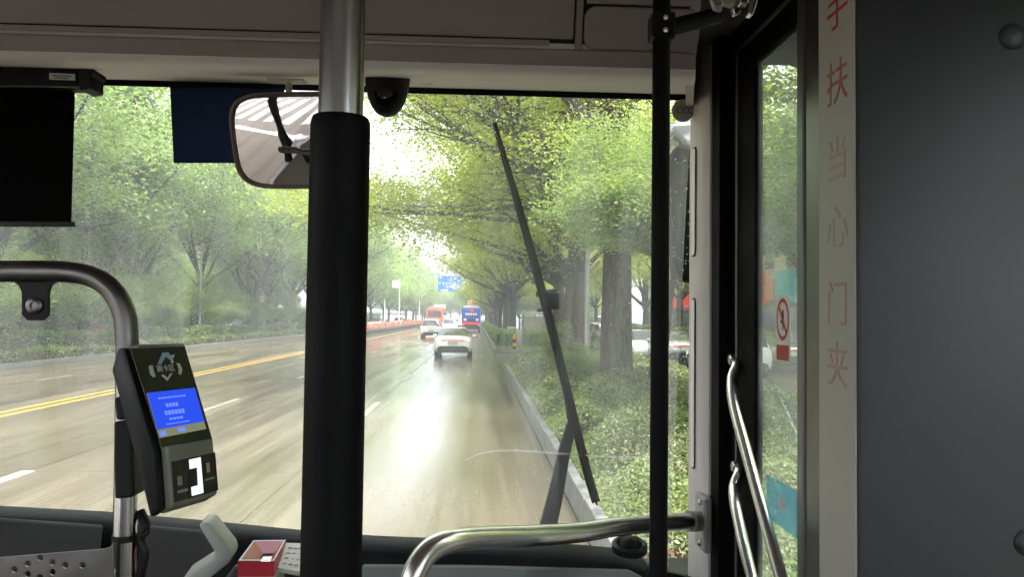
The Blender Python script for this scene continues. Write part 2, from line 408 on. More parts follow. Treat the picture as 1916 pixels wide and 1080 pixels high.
# ================================================================== GROUND, ROAD, KERBS
KX, YX, LKX = 1.03, -9.1, -16.1             # right kerb, yellow line, left kerb (metres right of the camera)
sheet('ground', -650, 650, -200, 1400, -.06, 'verge')
road = sheet('road', LKX, KX, -90, 262, -.014, 'joint')
lanes = [LKX, -12.6, YX, -5.55, -2.23, KX]
slab_me = {}
for li in range(5):
    x0, x1 = lanes[li]+.008, lanes[li+1]-.008
    for yi in range(-4, 14):
        key = li
        if key not in slab_me:
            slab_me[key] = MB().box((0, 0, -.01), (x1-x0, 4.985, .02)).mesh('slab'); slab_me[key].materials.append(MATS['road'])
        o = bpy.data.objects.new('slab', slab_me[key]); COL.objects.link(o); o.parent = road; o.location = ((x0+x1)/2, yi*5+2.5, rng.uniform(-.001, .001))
for a, b in ((-90, -20), (70, 262)):
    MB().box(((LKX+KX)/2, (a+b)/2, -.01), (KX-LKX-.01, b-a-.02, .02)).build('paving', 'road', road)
def dash(x, y0, y1, wd, m='white_paint'): return MB().box((x, (y0+y1)/2, .006), (wd, y1-y0, .004)).build('lane_dash', m, road)
for k in range(0, 22):
    dash(-5.55, 7.5+k*8.5-8.5, 10+k*8.5-8.5, .15, 'white_paint' if k == 1 else 'worn_paint')
for k in range(1, 22):
    dash(-2.23, 6.9+k*8.5, 9.6+k*8.5, .15, 'worn_paint')
for k in range(0, 14): dash(-12.6, 13.4+k*9.5, 15.4+k*9.5, .13, 'worn_paint')
for dx in (-.17, .17): MB().box((YX+dx, 20, .006), (.11, 200, .004)).build('centre_line', 'yellow_paint', road)
dash(-9.85, 60, 200, .10)
for k in range(14):                              # zebra crossing the bus has just passed
    MB().box((-1.6-k*1.05, -6.6, .006), (.5, 4.6, .004)).build('crossing_stripe', 'white_paint', road)
MB().box((-4.5, -3.2, .006), (6.0, .3, .004)).build('stop_line', 'white_paint', road)

# right planting strip: tall thin kerb stones, soil, side street beyond
STRIP_END, ISL = 29.5, 43.5
kerb = tag(MB().box((KX+.05, (STRIP_END-20)/2, .1), (.09, STRIP_END+20, .2)).build('kerb', 'kerb_dark'), kind='structure')
ks = None
for i in range(-3, 28):
    y = i*1.05+.5
    if ks is None:
        ks = MB().box((0, 0, 0), (.11, 1.035, .31)).build('kerb_stone', 'kerbstone', kerb, bevel=.012); o = ks
    else:
        o = ks.copy(); COL.objects.link(o)
    o.location = (KX+.06+rng.uniform(-.006, .006), y, .155+rng.uniform(-.008, .006)); o.rotation_euler = (0, rng.uniform(-.012, .012), rng.uniform(-.006, .006))
sheet('soil_bed', KX+.115, 6.0, -20, STRIP_END, .2, 'soil')
isl_kerb = tag(MB().box((KX+.075, (ISL+240)/2, .09), (.15, 240-ISL, .18)).box((3.7, ISL-.075, .09), (5.5, .15, .18)).build('kerb', 'kerb_dark'), kind='structure')
for i in range(18):
    o = MB().box((KX+.07, ISL+.6+i*1.0, .11), (.16, .985, .22)).build('kerb_stone', 'kerbstone', isl_kerb, bevel=.012)
for i in range(5):
    o = MB().box((1.75+i*1.0, ISL-.08, .11), (.985, .16, .22)).build('kerb_stone', 'kerb_dark', isl_kerb, bevel=.012)
sheet('soil_bed', KX+.15, 6.4, ISL, 240, .17, 'soil')
sheet('driveway', KX, 6.2, STRIP_END, ISL-.15, -.006, 'asphalt')
sheet('side_street', 6.2, 13.5, -60, 300, -.004, 'asphalt')
tag(MB().box((13.6, 110, .06), (.2, 380, .16)).build('kerb', 'kerb_dark'), kind='structure')
sheet('pavement', 13.7, 24, -60, 300, .12, 'pavement')
tag(MB().box((6.1, 4, .09), (.16, 50, .2)).build('kerb', 'kerb_dark'), kind='structure')
# left: kerb, verge, side lane, pavement
tag(MB().box((LKX-.09, 120, .08), (.18, 460, .18)).build('kerb', 'kerb_dark', bevel=.02), kind='structure')
sheet('verge', -20.5, LKX-.18, -60, 350, .14, 'verge')
sheet('side_lane', -29, -20.5, -60, 350, .0, 'asphalt')
sheet('pavement', -36, -29, -60, 350, .1, 'pavement')

# ================================================================== TREES
def limb_path(p, d, L, n, rg, lift=.0, wob=.12):
    pts = [p.copy()]; d = d.normalized()
    for i in range(n):
        d = (d+Vector((rg.gauss(0, wob), rg.gauss(0, wob), rg.gauss(0, wob*.7)+lift))).normalized(); pts.append(pts[-1]+d*L/n)
    return pts, d
def grow(seed, H, tr, fork, spread, n_limbs, leaf_n, leaf, zflat=.55, sig=.7, incl=(22, 58), bias=(0, 0), droop=.0, extra=(), minz=0.):
    rg = random.Random(seed); g = np.random.default_rng(seed)
    wood = MB(); tips = []
    tp, td = limb_path(Vector((0, 0, -.1)), Vector((rg.gauss(0, .03), rg.gauss(0, .03), 1)), fork+.1, 6, rg, wob=.03)
    rr = [tr*1.35]+[tr*(1-.28*i/6) for i in range(1, 7)]
    wood.tube(tp, rr, 12)
    top = tp[-1]
    for i in range(n_limbs+len(extra)):
        az = 2*math.pi*(i+rg.uniform(-.3, .3))/n_limbs; inc = R(rg.uniform(*incl))
        if i == 0: inc *= .3
        d = Vector((math.sin(inc)*math.cos(az)+bias[0], math.sin(inc)*math.sin(az)+bias[1], math.cos(inc)))
        L = (H-fork)*rg.uniform(.75, 1.0)*(.8+.2*math.cos(inc)); L = min(L, (H-fork)/max(.25, d.normalized().z)*.97)
        L = min(L, spread/max(.2, math.hypot(d.x, d.y)/d.length))
        st = tp[-1-rg.randint(0, 1)] if i else top
        if i >= n_limbs: d, L = Vector(extra[i-n_limbs][0]), extra[i-n_limbs][1]
        lp, ld = limb_path(st, d, L, 8, rg, lift=.05 if i < n_limbs else -.01, wob=.13 if i < n_limbs else .09)
        r0 = tr*rg.uniform(.38, .58)*(1 if i < n_limbs else .5); wood.tube(lp, [r0*(1-.82*k/8) for k in range(9)], 7)
        tips += [lp[-1], lp[-2]]
        for k in range(2, 9):
            for q in range(2):
                az2 = rg.uniform(0, 2*math.pi); dd = (ld*.5+Vector((math.cos(az2), math.sin(az2), rg.uniform(-.15-droop, .5)))).normalized()
                l2 = L*rg.uniform(.16, .38)*(1.1-.06*k)
                bp, bd = limb_path(lp[k], dd, l2, 4, rg, lift=.02-droop*.1, wob=.16)
                wood.tube(bp, [r0*(1-.1*k)*.42*(1-.8*j/4) for j in range(5)], 5)
                tips += [bp[-1], bp[-2]]
                for _ in range(2):
                    tw, _d = limb_path(bp[rg.randint(1, 3)], bd+Vector((rg.gauss(0, .7), rg.gauss(0, .7), rg.gauss(0, .3)-droop)), l2*.5, 3, rg, wob=.2)
                    wood.tube(tw, [r0*.10, r0*.07, r0*.05, r0*.02], 4, caps=False); tips += [tw[-1], tw[-2]]
    T = np.array([tuple(t) for t in tips]); wts = g.uniform(.15, 1.6, len(T)); wts /= wts.sum()
    idx = g.choice(len(T), leaf_n, p=wts)
    # sprays: leaves gather on flat, slightly drooping pads round each twig end
    off = g.normal(size=(leaf_n, 3))*sig*np.array([1, 1, zflat]); rad = np.hypot(off[:, 0], off[:, 1]); off[:, 2] -= .22*rad*(1+droop)
    C = T[idx]+off; C = C[C[:, 2] > max(fork*.55, minz)]
    return wood.mesh('trunk'), quads_mesh('crown', leaves(C, leaf, .52, .95, g))
TREE_ME = {}
def tree_kind(key, leafm, bark='bark', **kw):
    t, c = grow(**kw); t.polygons.foreach_set('use_smooth', [True]*len(t.polygons))
    t.materials.append(MATS[bark]); c.materials.append(MATS[leafm]); TREE_ME[key] = (t, c)
def plant(key, x, y, z, label, cat='tree', group=None, sc=1., rz=None, name='street_tree', sz=None):
    t, c = TREE_ME[key]; o = empty(name, (x, y, z), rng.uniform(0, 6.28) if rz is None else rz, label, cat, group)
    o.scale = (sc, sc, sz or sc)
    for nm, me in (('trunk', t), ('crown', c)):
        q = bpy.data.objects.new(nm, me); COL.objects.link(q); q.parent = o
    return o
for i in range(3):
    tree_kind('tall%d' % i, 'leaf_tall', seed=40+i, H=16.5+i, tr=.24, fork=3.0+.5*i, spread=6.5, n_limbs=8, leaf_n=52000, leaf=.18, sig=.62)
for i in range(3):
    tree_kind('right%d' % i, 'leaf_right', seed=70+i, H=14.5+i, tr=.30, fork=3.6+.3*i, spread=6.0, n_limbs=8, leaf_n=46000, leaf=.14, sig=.58, zflat=.5)
tree_kind('near', 'leaf_right', seed=91, H=14.0, tr=.40, fork=5.0, spread=8.5, n_limbs=11, leaf_n=120000, leaf=.088, sig=.5, zflat=.42, incl=(20, 68), bias=(-.3, .1), extra=(((-1, .25, .30), 8.0), ((-.8, .6, .62), 9.0), ((-.75, -.1, .75), 8.5), ((-1, .5, .05), 6.5), ((-1, .9, .55), 9.5), ((-1, .1, .55), 8.5)))
for i in range(2):
    tree_kind('over%d' % i, 'leaf_right', seed=77+i, H=15.0+i, tr=.30, fork=4.2, spread=8.5, n_limbs=10, leaf_n=52000, leaf=.135, sig=.6, zflat=.45, incl=(20, 66), bias=(-.32, 0), extra=(((-1, .2, .45), 9.5), ((-.8, -.4, .7), 9.5)))
for i in range(2):
    tree_kind('maple%d' % i, 'leaf_maple', seed=120+i, H=5.2+.5*i, tr=.085, fork=1.5, spread=2.6, n_limbs=7, leaf_n=26000, leaf=.09, sig=.34, zflat=.35, incl=(35, 75), droop=.15)
tree_kind('sapling', 'leaf_maple', seed=133, H=5.6, tr=.06, fork=3.0, spread=3.1, n_limbs=10, leaf_n=76000, leaf=.062, sig=.36, zflat=.30, incl=(35, 80), droop=.15, minz=2.9)
tree_kind('far', 'leaf_tall', seed=150, H=15, tr=.25, fork=3, spread=6.5, n_limbs=7, leaf_n=17000, leaf=.34, sig=.9)

# left rows
ys = [16, 23.5, 31, 38, 45.5, 53, 60, 68, 76, 84, 93, 102, 112, 122]
for i, y in enumerate(ys):
    lab = '%s of the tall leafy trees along the verge on the road\'s far side' % ORD[i] if i < 12 else ('%s of the tall leafy trees along the verge across the road' % ['', 'last', 'last but one'][14-i])
    plant('tall%d' % (i % 3), (-18.9 if y < 58 else -17.6)+rng.uniform(-.5, .5), y+rng.uniform(-.8, .8), .12, lab, group='tall trees along the far verge', sc=rng.uniform(.92, 1.08)*(1 if y < 58 else 1.12), rz=i*1.9)
for i in range(11):
    plant('far', -17.2+rng.uniform(-1, 1), 134+i*11, .1, '%s of the pale far trees down the verge across the road' % ORD[i], group='far trees across the road', sc=rng.uniform(1.05, 1.25))
for i in range(9):
    plant('far', -19+i*3.1+rng.uniform(-1, 1), 272+(i % 3)*9, .0, 'misty tree in the clump closing the road\'s far end', group='misty trees at the road\'s end', sc=rng.uniform(.75, 1.15)*(.55 if i < 2 else 1))
for i, y in enumerate([20, 32, 44, 56, 68, 80, 94, 108, 124]):
    plant('far', -31+rng.uniform(-1, 1), y, .1, '%s dense background tree beyond the far side lane' % ORD[i], group='background trees beyond the side lane', sc=rng.uniform(.95, 1.15))
ms = [18.5, 22.8, 27.5, 32, 36.5, 41, 45.5, 50.5, 55, 60, 65, 70, 76]
for i, y in enumerate(ms):
    lab = '%s small bright maple standing behind the clipped hedge across the road' % ORD[i] if i < 12 else 'farthest small maple behind the hedge across the road'
    plant('maple%d' % (i % 2), -17.9+rng.uniform(-.3, .3), y, .12, lab, group='small maples behind the far hedge', name='small_maple', sc=rng.uniform(.85, 1.1))
# right row (trunks measured on the photograph)
b = PZ(1152, 742, .2)
RIGHT = [('near', b.x, b.y, 'thick dark trunked tree in the planting strip beside the wiper', 1.0, 0.),
         ('over0', 3.45, 26.5, 'dark trunked tree behind the grey pole in the planting strip', .98, .15),
         ('over1', 3.7, 33.2, 'tree at the end of the shrub bed before the driveway', .92, .35),
         ('over1', 4.2, 41.5, 'tree at the driveway edge, just past the shrubs', 1.0, -.2),
         ('right2', 2.55, 57, 'tree with whitewashed trunk beside the yellow and black bollard', 1.0, .3)]
for k, x, y, lab, sc, rz in RIGHT:
    plant(k, x, y, .17, lab, group='trees along the near kerb', sc=sc, rz=rz)
yy = [49, 64, 71, 79, 87, 96, 106, 117, 129]
for i, y in enumerate(yy):
    lab = '%s tree of the kerbside row beyond the bollard' % ORD[i] if i < 12 else 'hazy far tree down the near kerb'
    plant('right%d' % (i % 3), 2.9+rng.uniform(-.4, .6)+(1.8 if i == 0 else 0), y, .17, lab, group='trees along the near kerb', sc=rng.uniform(.9, 1.05))
for i in range(10):
    plant('far', 3+rng.uniform(-.5, 1), 141+i*11, .1, '%s of the pale far trees down the near kerb' % ORD[i], group='far trees along the near kerb', sc=rng.uniform(.85, 1.0))
for i, y in enumerate([2, 9.5, 20, 31, 43, 55, 68, 82, 97]):
    lab = '%s tree on the pavement across the side street' % ORD[i] if i < 12 else 'far tree on the pavement across the side street'
    plant('right%d' % (i % 3), 14.8+rng.uniform(-.3, .3), y, .12, lab, group='trees across the side street', sc=rng.uniform(.85, 1.0))
# trees behind the bus (they shade the cabin)
b = PZ(1205, 760, .2)
plant('sapling', 3.0, 12.6, .2, 'slender sapling with bright green sprays beside the thick trunk', name='sapling', rz=.6)
plant('sapling', 3.5, 15.6, .2, 'slender sapling just in front of the thick trunk, behind the black pole', name='sapling', rz=1.9, sc=1.12)
plant('sapling', 4.9, 9.6, .2, 'slender sapling with fresh sprays seen beyond the black pole', name='sapling', rz=3.1, sc=.95)
plant('near', 5.3, 8.4, .2, 'tree beyond the door glass at the end of the strip', rz=3.0, sc=.8)
plant('right2', 4.0, -6, .2, 'street tree behind the bus', rz=1.0)
plant('maple1', 2.5, 19.2, .2, 'small multi stemmed maple between the grey pole and thick trunk', name='small_maple', rz=2., sc=.33)
# whitewash band on the bollard tree
MB().tube([(0, 0, 0), (0, 0, 1.15)], [.345, .31], 14, caps=False).build('whitewash_band', 'whitewash').parent = [o for o in COL.objects if o.get('label', '').startswith('tree with whitewashed')][0]

# ================================================================== HEDGES, GROUND COVER
def hedge(name, x0, x1, y0, y1, z0, h, n, leaf, m, label, cat='hedge', kind=None, lump=.12):
    g = NP; root = empty(name, ((x0+x1)/2, y0, z0), 0, label, cat)
    if kind: root['kind'] = kind
    u = g.uniform(0, 1, (n, 3)); face = g.integers(0, 10, n)
    C = np.empty((n, 3)); C[:, 0] = x0+(x1-x0)*u[:, 0]; C[:, 1] = y0+(y1-y0)*u[:, 1]; C[:, 2] = h*u[:, 2]
    d = np.abs(g.normal(size=n))*.06
    top = face < 5; C[top, 2] = h-d[top]
    l = (face >= 5) & (face < 7); C[l, 0] = x0+d[l]
    r_ = (face >= 7) & (face < 9); C[r_, 0] = x1-d[r_]
    e = face == 9; C[e, 1] = y0+d[e]
    b_ = lump*(np.sin(C[:, 1]*1.7)+np.sin(C[:, 1]*.63+1.3)+np.sin(C[:, 0]*3+C[:, 1]*4.1)*.5)
    C[:, 2] *= 1+b_/h*.5; C[:, 0] += b_*.4*np.sign(C[:, 0]-(x0+x1)/2)
    C += g.normal(size=(n, 3))*.03
    C -= np.array([(x0+x1)/2, y0, 0])
    o = finish('foliage', quads_mesh('foliage', leaves(C, leaf, .55, .35)), m, root)
    MB().box((0, (y1-y0)/2, h*.43), (max(.1, (x1-x0)-.3), y1-y0-.2, h*.82)).build('stems', 'soil', root)
    return root
for i in range(6):
    plant('far', 6.5+i*2.4, 118+(i % 2)*8, .0, '%s dense tree closing the end of the side street, counted from the road' % ['first', 'second', 'third', 'fourth', 'fifth', 'sixth'][i], group='trees closing the side street', sc=.72)
hedge('tall_hedge', 6.6, 22, 110, 112, .0, 2.6, 16000, .2, 'leaf_hedge', 'hedge across the far end of the side street')
hedge('hedge', -17.4, -16.75, 8, 130, .14, 1.0, 70000, .13, 'leaf_hedge', 'long clipped hedge on the verge across the road')
hedge('low_hedge', -16.7, -16.3, 8, 110, .14, .42, 30000, .11, 'leaf_grass', 'low bright green edging in front of the far hedge')
hedge('tall_hedge', -30.4, -29.4, 8, 240, .1, 2.6, 60000, .26, 'leaf_hedge', 'tall dark hedge on the pavement beyond the far parked cars')
hedge('tall_hedge', 13.95, 14.5, 24, 130, .12, 1.3, 26000, .2, 'leaf_hedge', 'hedge at the foot of the trees across the side street')
hedge('box_hedge', 1.6, 2.35, ISL+2.6, ISL+6, .17, .95, 7000, .08, 'leaf_hedge', 'clipped box hedge on the grassy island by the bollard')
hedge('box_hedge', 3.0, 4.3, ISL+2.6, ISL+6.5, .17, 1.0, 8000, .08, 'leaf_hedge', 'clipped box hedge on the island behind the whitewashed tree')
hedge('kerb_hedge', 1.3, 1.9, ISL+7, 170, .17, .8, 22000, .16, 'leaf_hedge', 'long hedge running along the near kerb past the island')
# grass on the island
n = 9000; C = np.column_stack([NP.uniform(1.3, 5.8, n), NP.uniform(ISL+.2, ISL+3.2, n), NP.uniform(.17, .27, n)])
tag(finish('grass', quads_mesh('grass', leaves(C, .12, .3, .1)), 'leaf_grass'), 'short bright grass on the island tip by the bollard', 'grass', kind='stuff')
# mounded ground cover in the strip
def cover_h(x, y):
    e = np.clip((x-KX-.12)/.55, 0, 1); e = e*e*(3-2*e)
    cl = .5+.5*np.sin(x*3.3+1.2*np.sin(y*1.1))*np.sin(y*2.5+.9*np.sin(x*1.7)); h = .07+e*(.12+.46*np.abs(cl)**.9)+.05*np.sin(y*5.1+x*4.3)*e
    bare = np.clip((y-6.2)/2.2, .25, 1); endr = np.clip((STRIP_END-y)/.8, 0, 1)
    return (.02+h*bare)*endr
def cover(n, y0, y1, size, m, name, label, thin=0., x0=KX+.14, x1=5.9, asp=.55, up=.5, hs=1., fn=None):
    x = x0+(x1-x0)*NP.uniform(0, 1, n)**1.25; y = NP.uniform(y0, y1, n); h = cover_h(x, y)*hs
    z = .2+h*(1-np.abs(NP.normal(size=n))*.28); z = np.maximum(z, .21)
    keep = np.ones(n, bool) if fn is None else fn(x, y)
    C = np.column_stack([x, y, z])[keep]
    return tag(finish(name, quads_mesh(name, leaves(C, size, asp, up)), m), label, 'ground cover', kind='stuff')
patch = lambda x, y: (np.sin(x*2.9+y*1.3)+np.sin(y*2.3-x*1.7+.8)+NP.normal(size=len(x))*.6)
cover(200000, 3.2, 13, .044, 'leaf_cover', 'ground_cover', 'low leafy ground cover filling the planting strip beside the kerb', fn=lambda x, y: patch(x, y) > -.75)
cover(140000, 13, STRIP_END, .065, 'leaf_cover', 'ground_cover', 'pale leafy shrubs filling the far end of the planting strip')
cover(42000, 3.2, 14, .052, 'leaf_maple', 'ground_cover', 'brighter green tufts scattered through the planting strip', fn=lambda x, y: patch(x, y) > .6, hs=1.15)
cover(30000, 2.6, 11, .048, 'leaf_dry', 'fallen_leaves', 'brown fallen leaves on the soil of the planting strip', hs=.25, up=1.5, fn=lambda x, y: patch(x, y) < .4)
# upright grass blades at the near end
n = 18000; x = NP.uniform(KX+.2, 4.6, n); y = NP.uniform(3.0, 10.5, n); k = (np.sin(x*2+y*1.1)+np.sin(y*1.9)+NP.normal(size=n)*.5) > -.2; x, y = x[k], y[k]; n = len(x)
hgt = NP.uniform(.05, .15, n); az = NP.uniform(0, 6.28, n); wv = .006; lx, ly = np.cos(az)*hgt*.4, np.sin(az)*hgt*.4
B = np.column_stack([x, y, .2+cover_h(x, y)*.5]); V = np.empty((n, 4, 3)); V[:, 0] = B+np.column_stack([np.sin(az)*wv, -np.cos(az)*wv, 0*x]); V[:, 1] = B-np.column_stack([np.sin(az)*wv, -np.cos(az)*wv, 0*x])
T = B+np.column_stack([lx, ly, hgt]); V[:, 2] = T-np.column_stack([np.sin(az)*.001, -np.cos(az)*.001, 0*x]); V[:, 3] = T+np.column_stack([np.sin(az)*.001, -np.cos(az)*.001, 0*x])
tag(finish('grass', quads_mesh('grass', V.reshape(-1, 3)), 'leaf_blade'), 'long grass blades among the shrubs near the bus', 'grass', kind='stuff')

# ================================================================== POLE, BOLLARD, MEDIAN FENCE, ROAD SIGNS
p = PZ(1097, 712, .2); r0 = empty('utility_pole', (p.x, p.y, .18), 0, 'slim grey metal pole between two dark tree trunks in the strip', 'pole')
MB().tube([(0, 0, 0), (0, 0, 5.6)], [.078, .066], 14).build('shaft', 'post_grey', r0, smooth=True); MB().tube([(0, 0, 0), (0, 0, .12)], .12, 14).build('base_collar', 'post_grey', r0)
p = PZ(966, 658, .17); r0 = empty('bollard', (p.x, ISL+.35, .16), 0, 'yellow and black banded bollard on the island corner', 'bollard')
for i in range(4):
    MB().tube([(0, 0, i*.2), (0, 0, i*.2+.2)], .10, 14).build('band', 'black_plastic' if i % 2 == 0 else 'bollard_yellow', r0, smooth=True)
MB().lathe([(.10, .8), (.09, .85), (.05, .88), (.0, .885)], 14).build('cap', 'bollard_yellow', r0, smooth=True)
# median fence with flower boxes
FY0, NF = 54, 62
fence = empty('median_fence', (-9.45, FY0, 0), 0, 'long grey median fence topped with red flower boxes', 'fence')
pan = MB()
for z in (.12, .62): pan.box((0, 1.25, z), (.04, 2.5, .05))
for k in range(13): pan.box((0, .1+k*.2, .37), (.025, .025, .5))
pan.box((0, 0, .38), (.09, .09, .76)); pan.box((0, 0, .03), (.4, .25, .06)); pm = pan.mesh('panel'); pm.materials.append(MATS['fence_grey'])
fb = MB().box((0, 1.25, .78), (.34, 2.2, .24)).mesh('flower_box'); fb.materials.append(MATS['fence_grey'])
n = 380*NF; yf = NP.uniform(.15, NF*2.5-.1, n); C = np.column_stack([NP.normal(0, .13, n), yf, .92+np.abs(NP.normal(0, .13, n))*(1+.4*np.sin(yf*.8))]); tag(finish('flowers', quads_mesh('flowers', leaves(C, .12, .9, .3)), 'flower', fence), kind='stuff')
for i in range(NF):
    for nm, me in (('panel', pm), ('flower_box', fb)):
        q = bpy.data.objects.new(nm, me); COL.objects.link(q); q.parent = fence; q.location = (0, i*2.5, 0)
# blue direction sign on a cantilever
a, c = PY(820, 516, 140), PY(863, 546, 140)
sg = empty('direction_sign', (3.2, 140, 0), 0, 'blue overhead direction sign with white roundabout arrows', 'road sign')
def loc(v, o): return Vector(v)-o.location
MB().box(((a.x+c.x)/2-3.2, 0, (a.z+c.z)/2), (c.x-a.x, .12, a.z-c.z)).build('board', 'sign_blue', sg)
sgm = MB(); W_, H_ = c.x-a.x, a.z-c.z; ox, oz = (a.x+c.x)/2-3.2, (a.z+c.z)/2; yb = -.075
def sbar(u, v, du, dv): sgm.box((ox+u*W_, yb, oz+v*H_), (du*W_*.62, .03, dv*H_*.62))
for u in (-.43, -.28, -.14): sbar(u, .02, .07, .10)
for v in (.36, .22): sbar(.05, v, .08, .09)
sbar(.22, .33, .1, .09); sbar(-.40, .40, .12, .09); sbar(.4, .18, .1, .08)
sbar(-.22, -.42, .5, .10)
sbar(.22, -.17, .025, .5); sbar(.12, -.2, .4, .035); sbar(-.10, -.2, .06, .11); sbar(.22, .08, .07, .1)
sgm.build('lettering', 'sign_white', sg)
ring = MB(); ring.tube([Vector((ox+.22*W_+math.cos(t)*.17*W_, yb, oz-.2*H_+math.sin(t)*.09*H_)) for t in [2*math.pi*k/20 for k in range(21)]], .05, 5).build('roundabout_ring', 'sign_white', sg)
MB().tube([(0, 0, 0), (0, 0, 9.8)], [.22, .15], 12).build('post', 'post_grey', sg); MB().box((ox/2, .16, oz+.5), (abs(ox)+W_*.5, .14, .14)).box((ox/2, .16, oz-.5), (abs(ox)+W_*.5, .14, .14)).build('arm', 'post_grey', sg)
a, c = PY(858, 543, 152), PY(867, 558, 152); sg2 = empty('lane_sign', (2.9, 152, 0), 0, 'small blue sign below and beyond the large direction sign', 'road sign')
MB().box(((a.x+c.x)/2-2.9, 0, (a.z+c.z)/2), (c.x-a.x, .1, a.z-c.z)).build('board', 'sign_blue', sg2); MB().box(((a.x+c.x)/2-2.9, -.07, (a.z+c.z)/2), (.12, .03, .9)).build('arrow', 'sign_white', sg2)
MB().tube([(0, 0, 0), (0, 0, a.z+.2)], .12, 10).build('post', 'post_grey', sg2); MB().box(((a.x-2.9)/2, .12, (a.z+c.z)/2), (abs(a.x-2.9), .1, .1)).build('arm', 'post_grey', sg2)
# lamp / sign posts along the far side, pale in the haze
def lamp_post(px, pytop, Y, label, panel=None, m='sign_white', arm=True):
    t = PY(px, pytop, Y); o = empty('lamp_post', (t.x, Y, 0), 0, label, 'lamp post')
    MB().tube([(0, 0, 0), (0, 0, t.z)], [.075, .05], 10).build('post', m, o)
    if panel: MB().box((panel[0], 0, t.z+panel[1]), (panel[2], .08, panel[3])).build('sign_panel', 'sign_white', o)
    if not arm: return
    MB().tube([(0, 0, t.z-.05), (.9, 0, t.z+.25), (1.8, 0, t.z+.3)], .05, 8).build('arm', 'sign_white', o)
    MB().box((2.0, 0, t.z+.28), (.6, .25, .1)).build('lamp_head', 'sign_white', o, bevel=.03)
lamp_post(748, 521, 108, 'white lamp post with square panel beside the flower fence', (-.55, -.8, .9, 1.0), arm=False)
lamp_post(720, 560, 105, 'low white post left of the panelled lamp post', arm=False)
lamp_post(785, 562, 150, 'pale distant lamp post near the orange bus', arm=False)
for px, py, Y in ((771, 566, 190), (822, 574, 230)):
    t = PY(px, py, Y); o = empty('gantry_sign', (t.x, Y, 0), 0, 'pale distant overhead sign panel seen through haze near x %d' % px if 0 else ('pale hazy sign panel above the flower fence' if px < 800 else 'pale hazy sign panel above the orange bus'), 'road sign')
    MB().box((0, 0, t.z), (3.6, .12, 1.1)).build('board', 'sign_white', o); MB().tube([(-1.6, .1, 0), (-1.6, .1, t.z)], .12, 8).build('post', 'post_grey', o)
# grey street pole among the far trees
t = PZ(378, 655, .14); lamp_post(378, 440, 50, 'thin grey post among the trees across the road', m='post_grey', arm=False)
# ================================================================== VEHICLES
def car_mesh(L, W, prof, glass_side, rear_glass, front_glass):
    """prof: stations (y, bottom z, belt z, top z, half width, greenhouse half width). Returns body and glass as separate meshes."""
    rows = []
    for y, z0, zb, zt, w_, wt in prof:
        half = [(w_*.78, z0), (w_*.95, z0+.06), (w_, z0+(zb-z0)*.35), (w_*.995, z0+(zb-z0)*.68), (w_*.965, zb-.05), (w_*.93, zb), (wt, zt-.06), (wt*.9, zt-.015), (wt*.5, zt), (0, zt+.005)]
        rows.append([(0, y, z0)]+[(x, y, z) for x, z in half]+[(-x, y, z) for x, z in half[-2::-1]])
    n = len(rows[0]); V = [p for r in rows for p in r]; body = []; sg = []; rg_ = []; fg = []
    for i in range(len(rows)-1):
        for k in range(n):
            f = (i*n+k, i*n+(k+1) % n, (i+1)*n+(k+1) % n, (i+1)*n+k)
            kk = k if k < n//2 else n-1-k
            if kk in (6,) and i in glass_side: sg.append(f)
            elif kk in (7, 8, 9) and i in rear_glass: rg_.append(f)
            elif kk in (7, 8, 9) and i in front_glass: fg.append(f)
            else: body.append(f)
    body.append(tuple(range(n-1, -1, -1))); body.append(tuple((len(rows)-1)*n+k for k in range(n)))
    def mk(fs):
        m = MB(); m.v = V; m.f = fs; me = m.mesh('c')
        bm = bmesh.new(); bm.from_mesh(me); bmesh.ops.delete(bm, geom=[v for v in bm.verts if not v.link_faces], context='VERTS'); bm.to_mesh(me); bm.free(); return me
    return mk(body), mk(sg), mk(rg_), mk(fg)
def wheel(parent, x, y, r, wd):
    o = MB(); M = Matrix.Translation((x, y, r)) @ Matrix.Rotation(math.pi/2, 4, 'Y')
    o.lathe([(r*.62, -wd/2), (r*.93, -wd/2), (r, -wd*.35), (r, wd*.35), (r*.93, wd/2), (r*.62, wd/2)], 20, M); t = o.build('wheel', 'rubber', parent, smooth=True)
    m2 = MB().lathe([(0, -wd*.42), (r*.2, -wd*.44), (r*.62, -wd*.38), (r*.62, wd*.38), (r*.2, wd*.44), (0, wd*.42)], 16, M); m2.build('rim', 'steel', t, smooth=True)
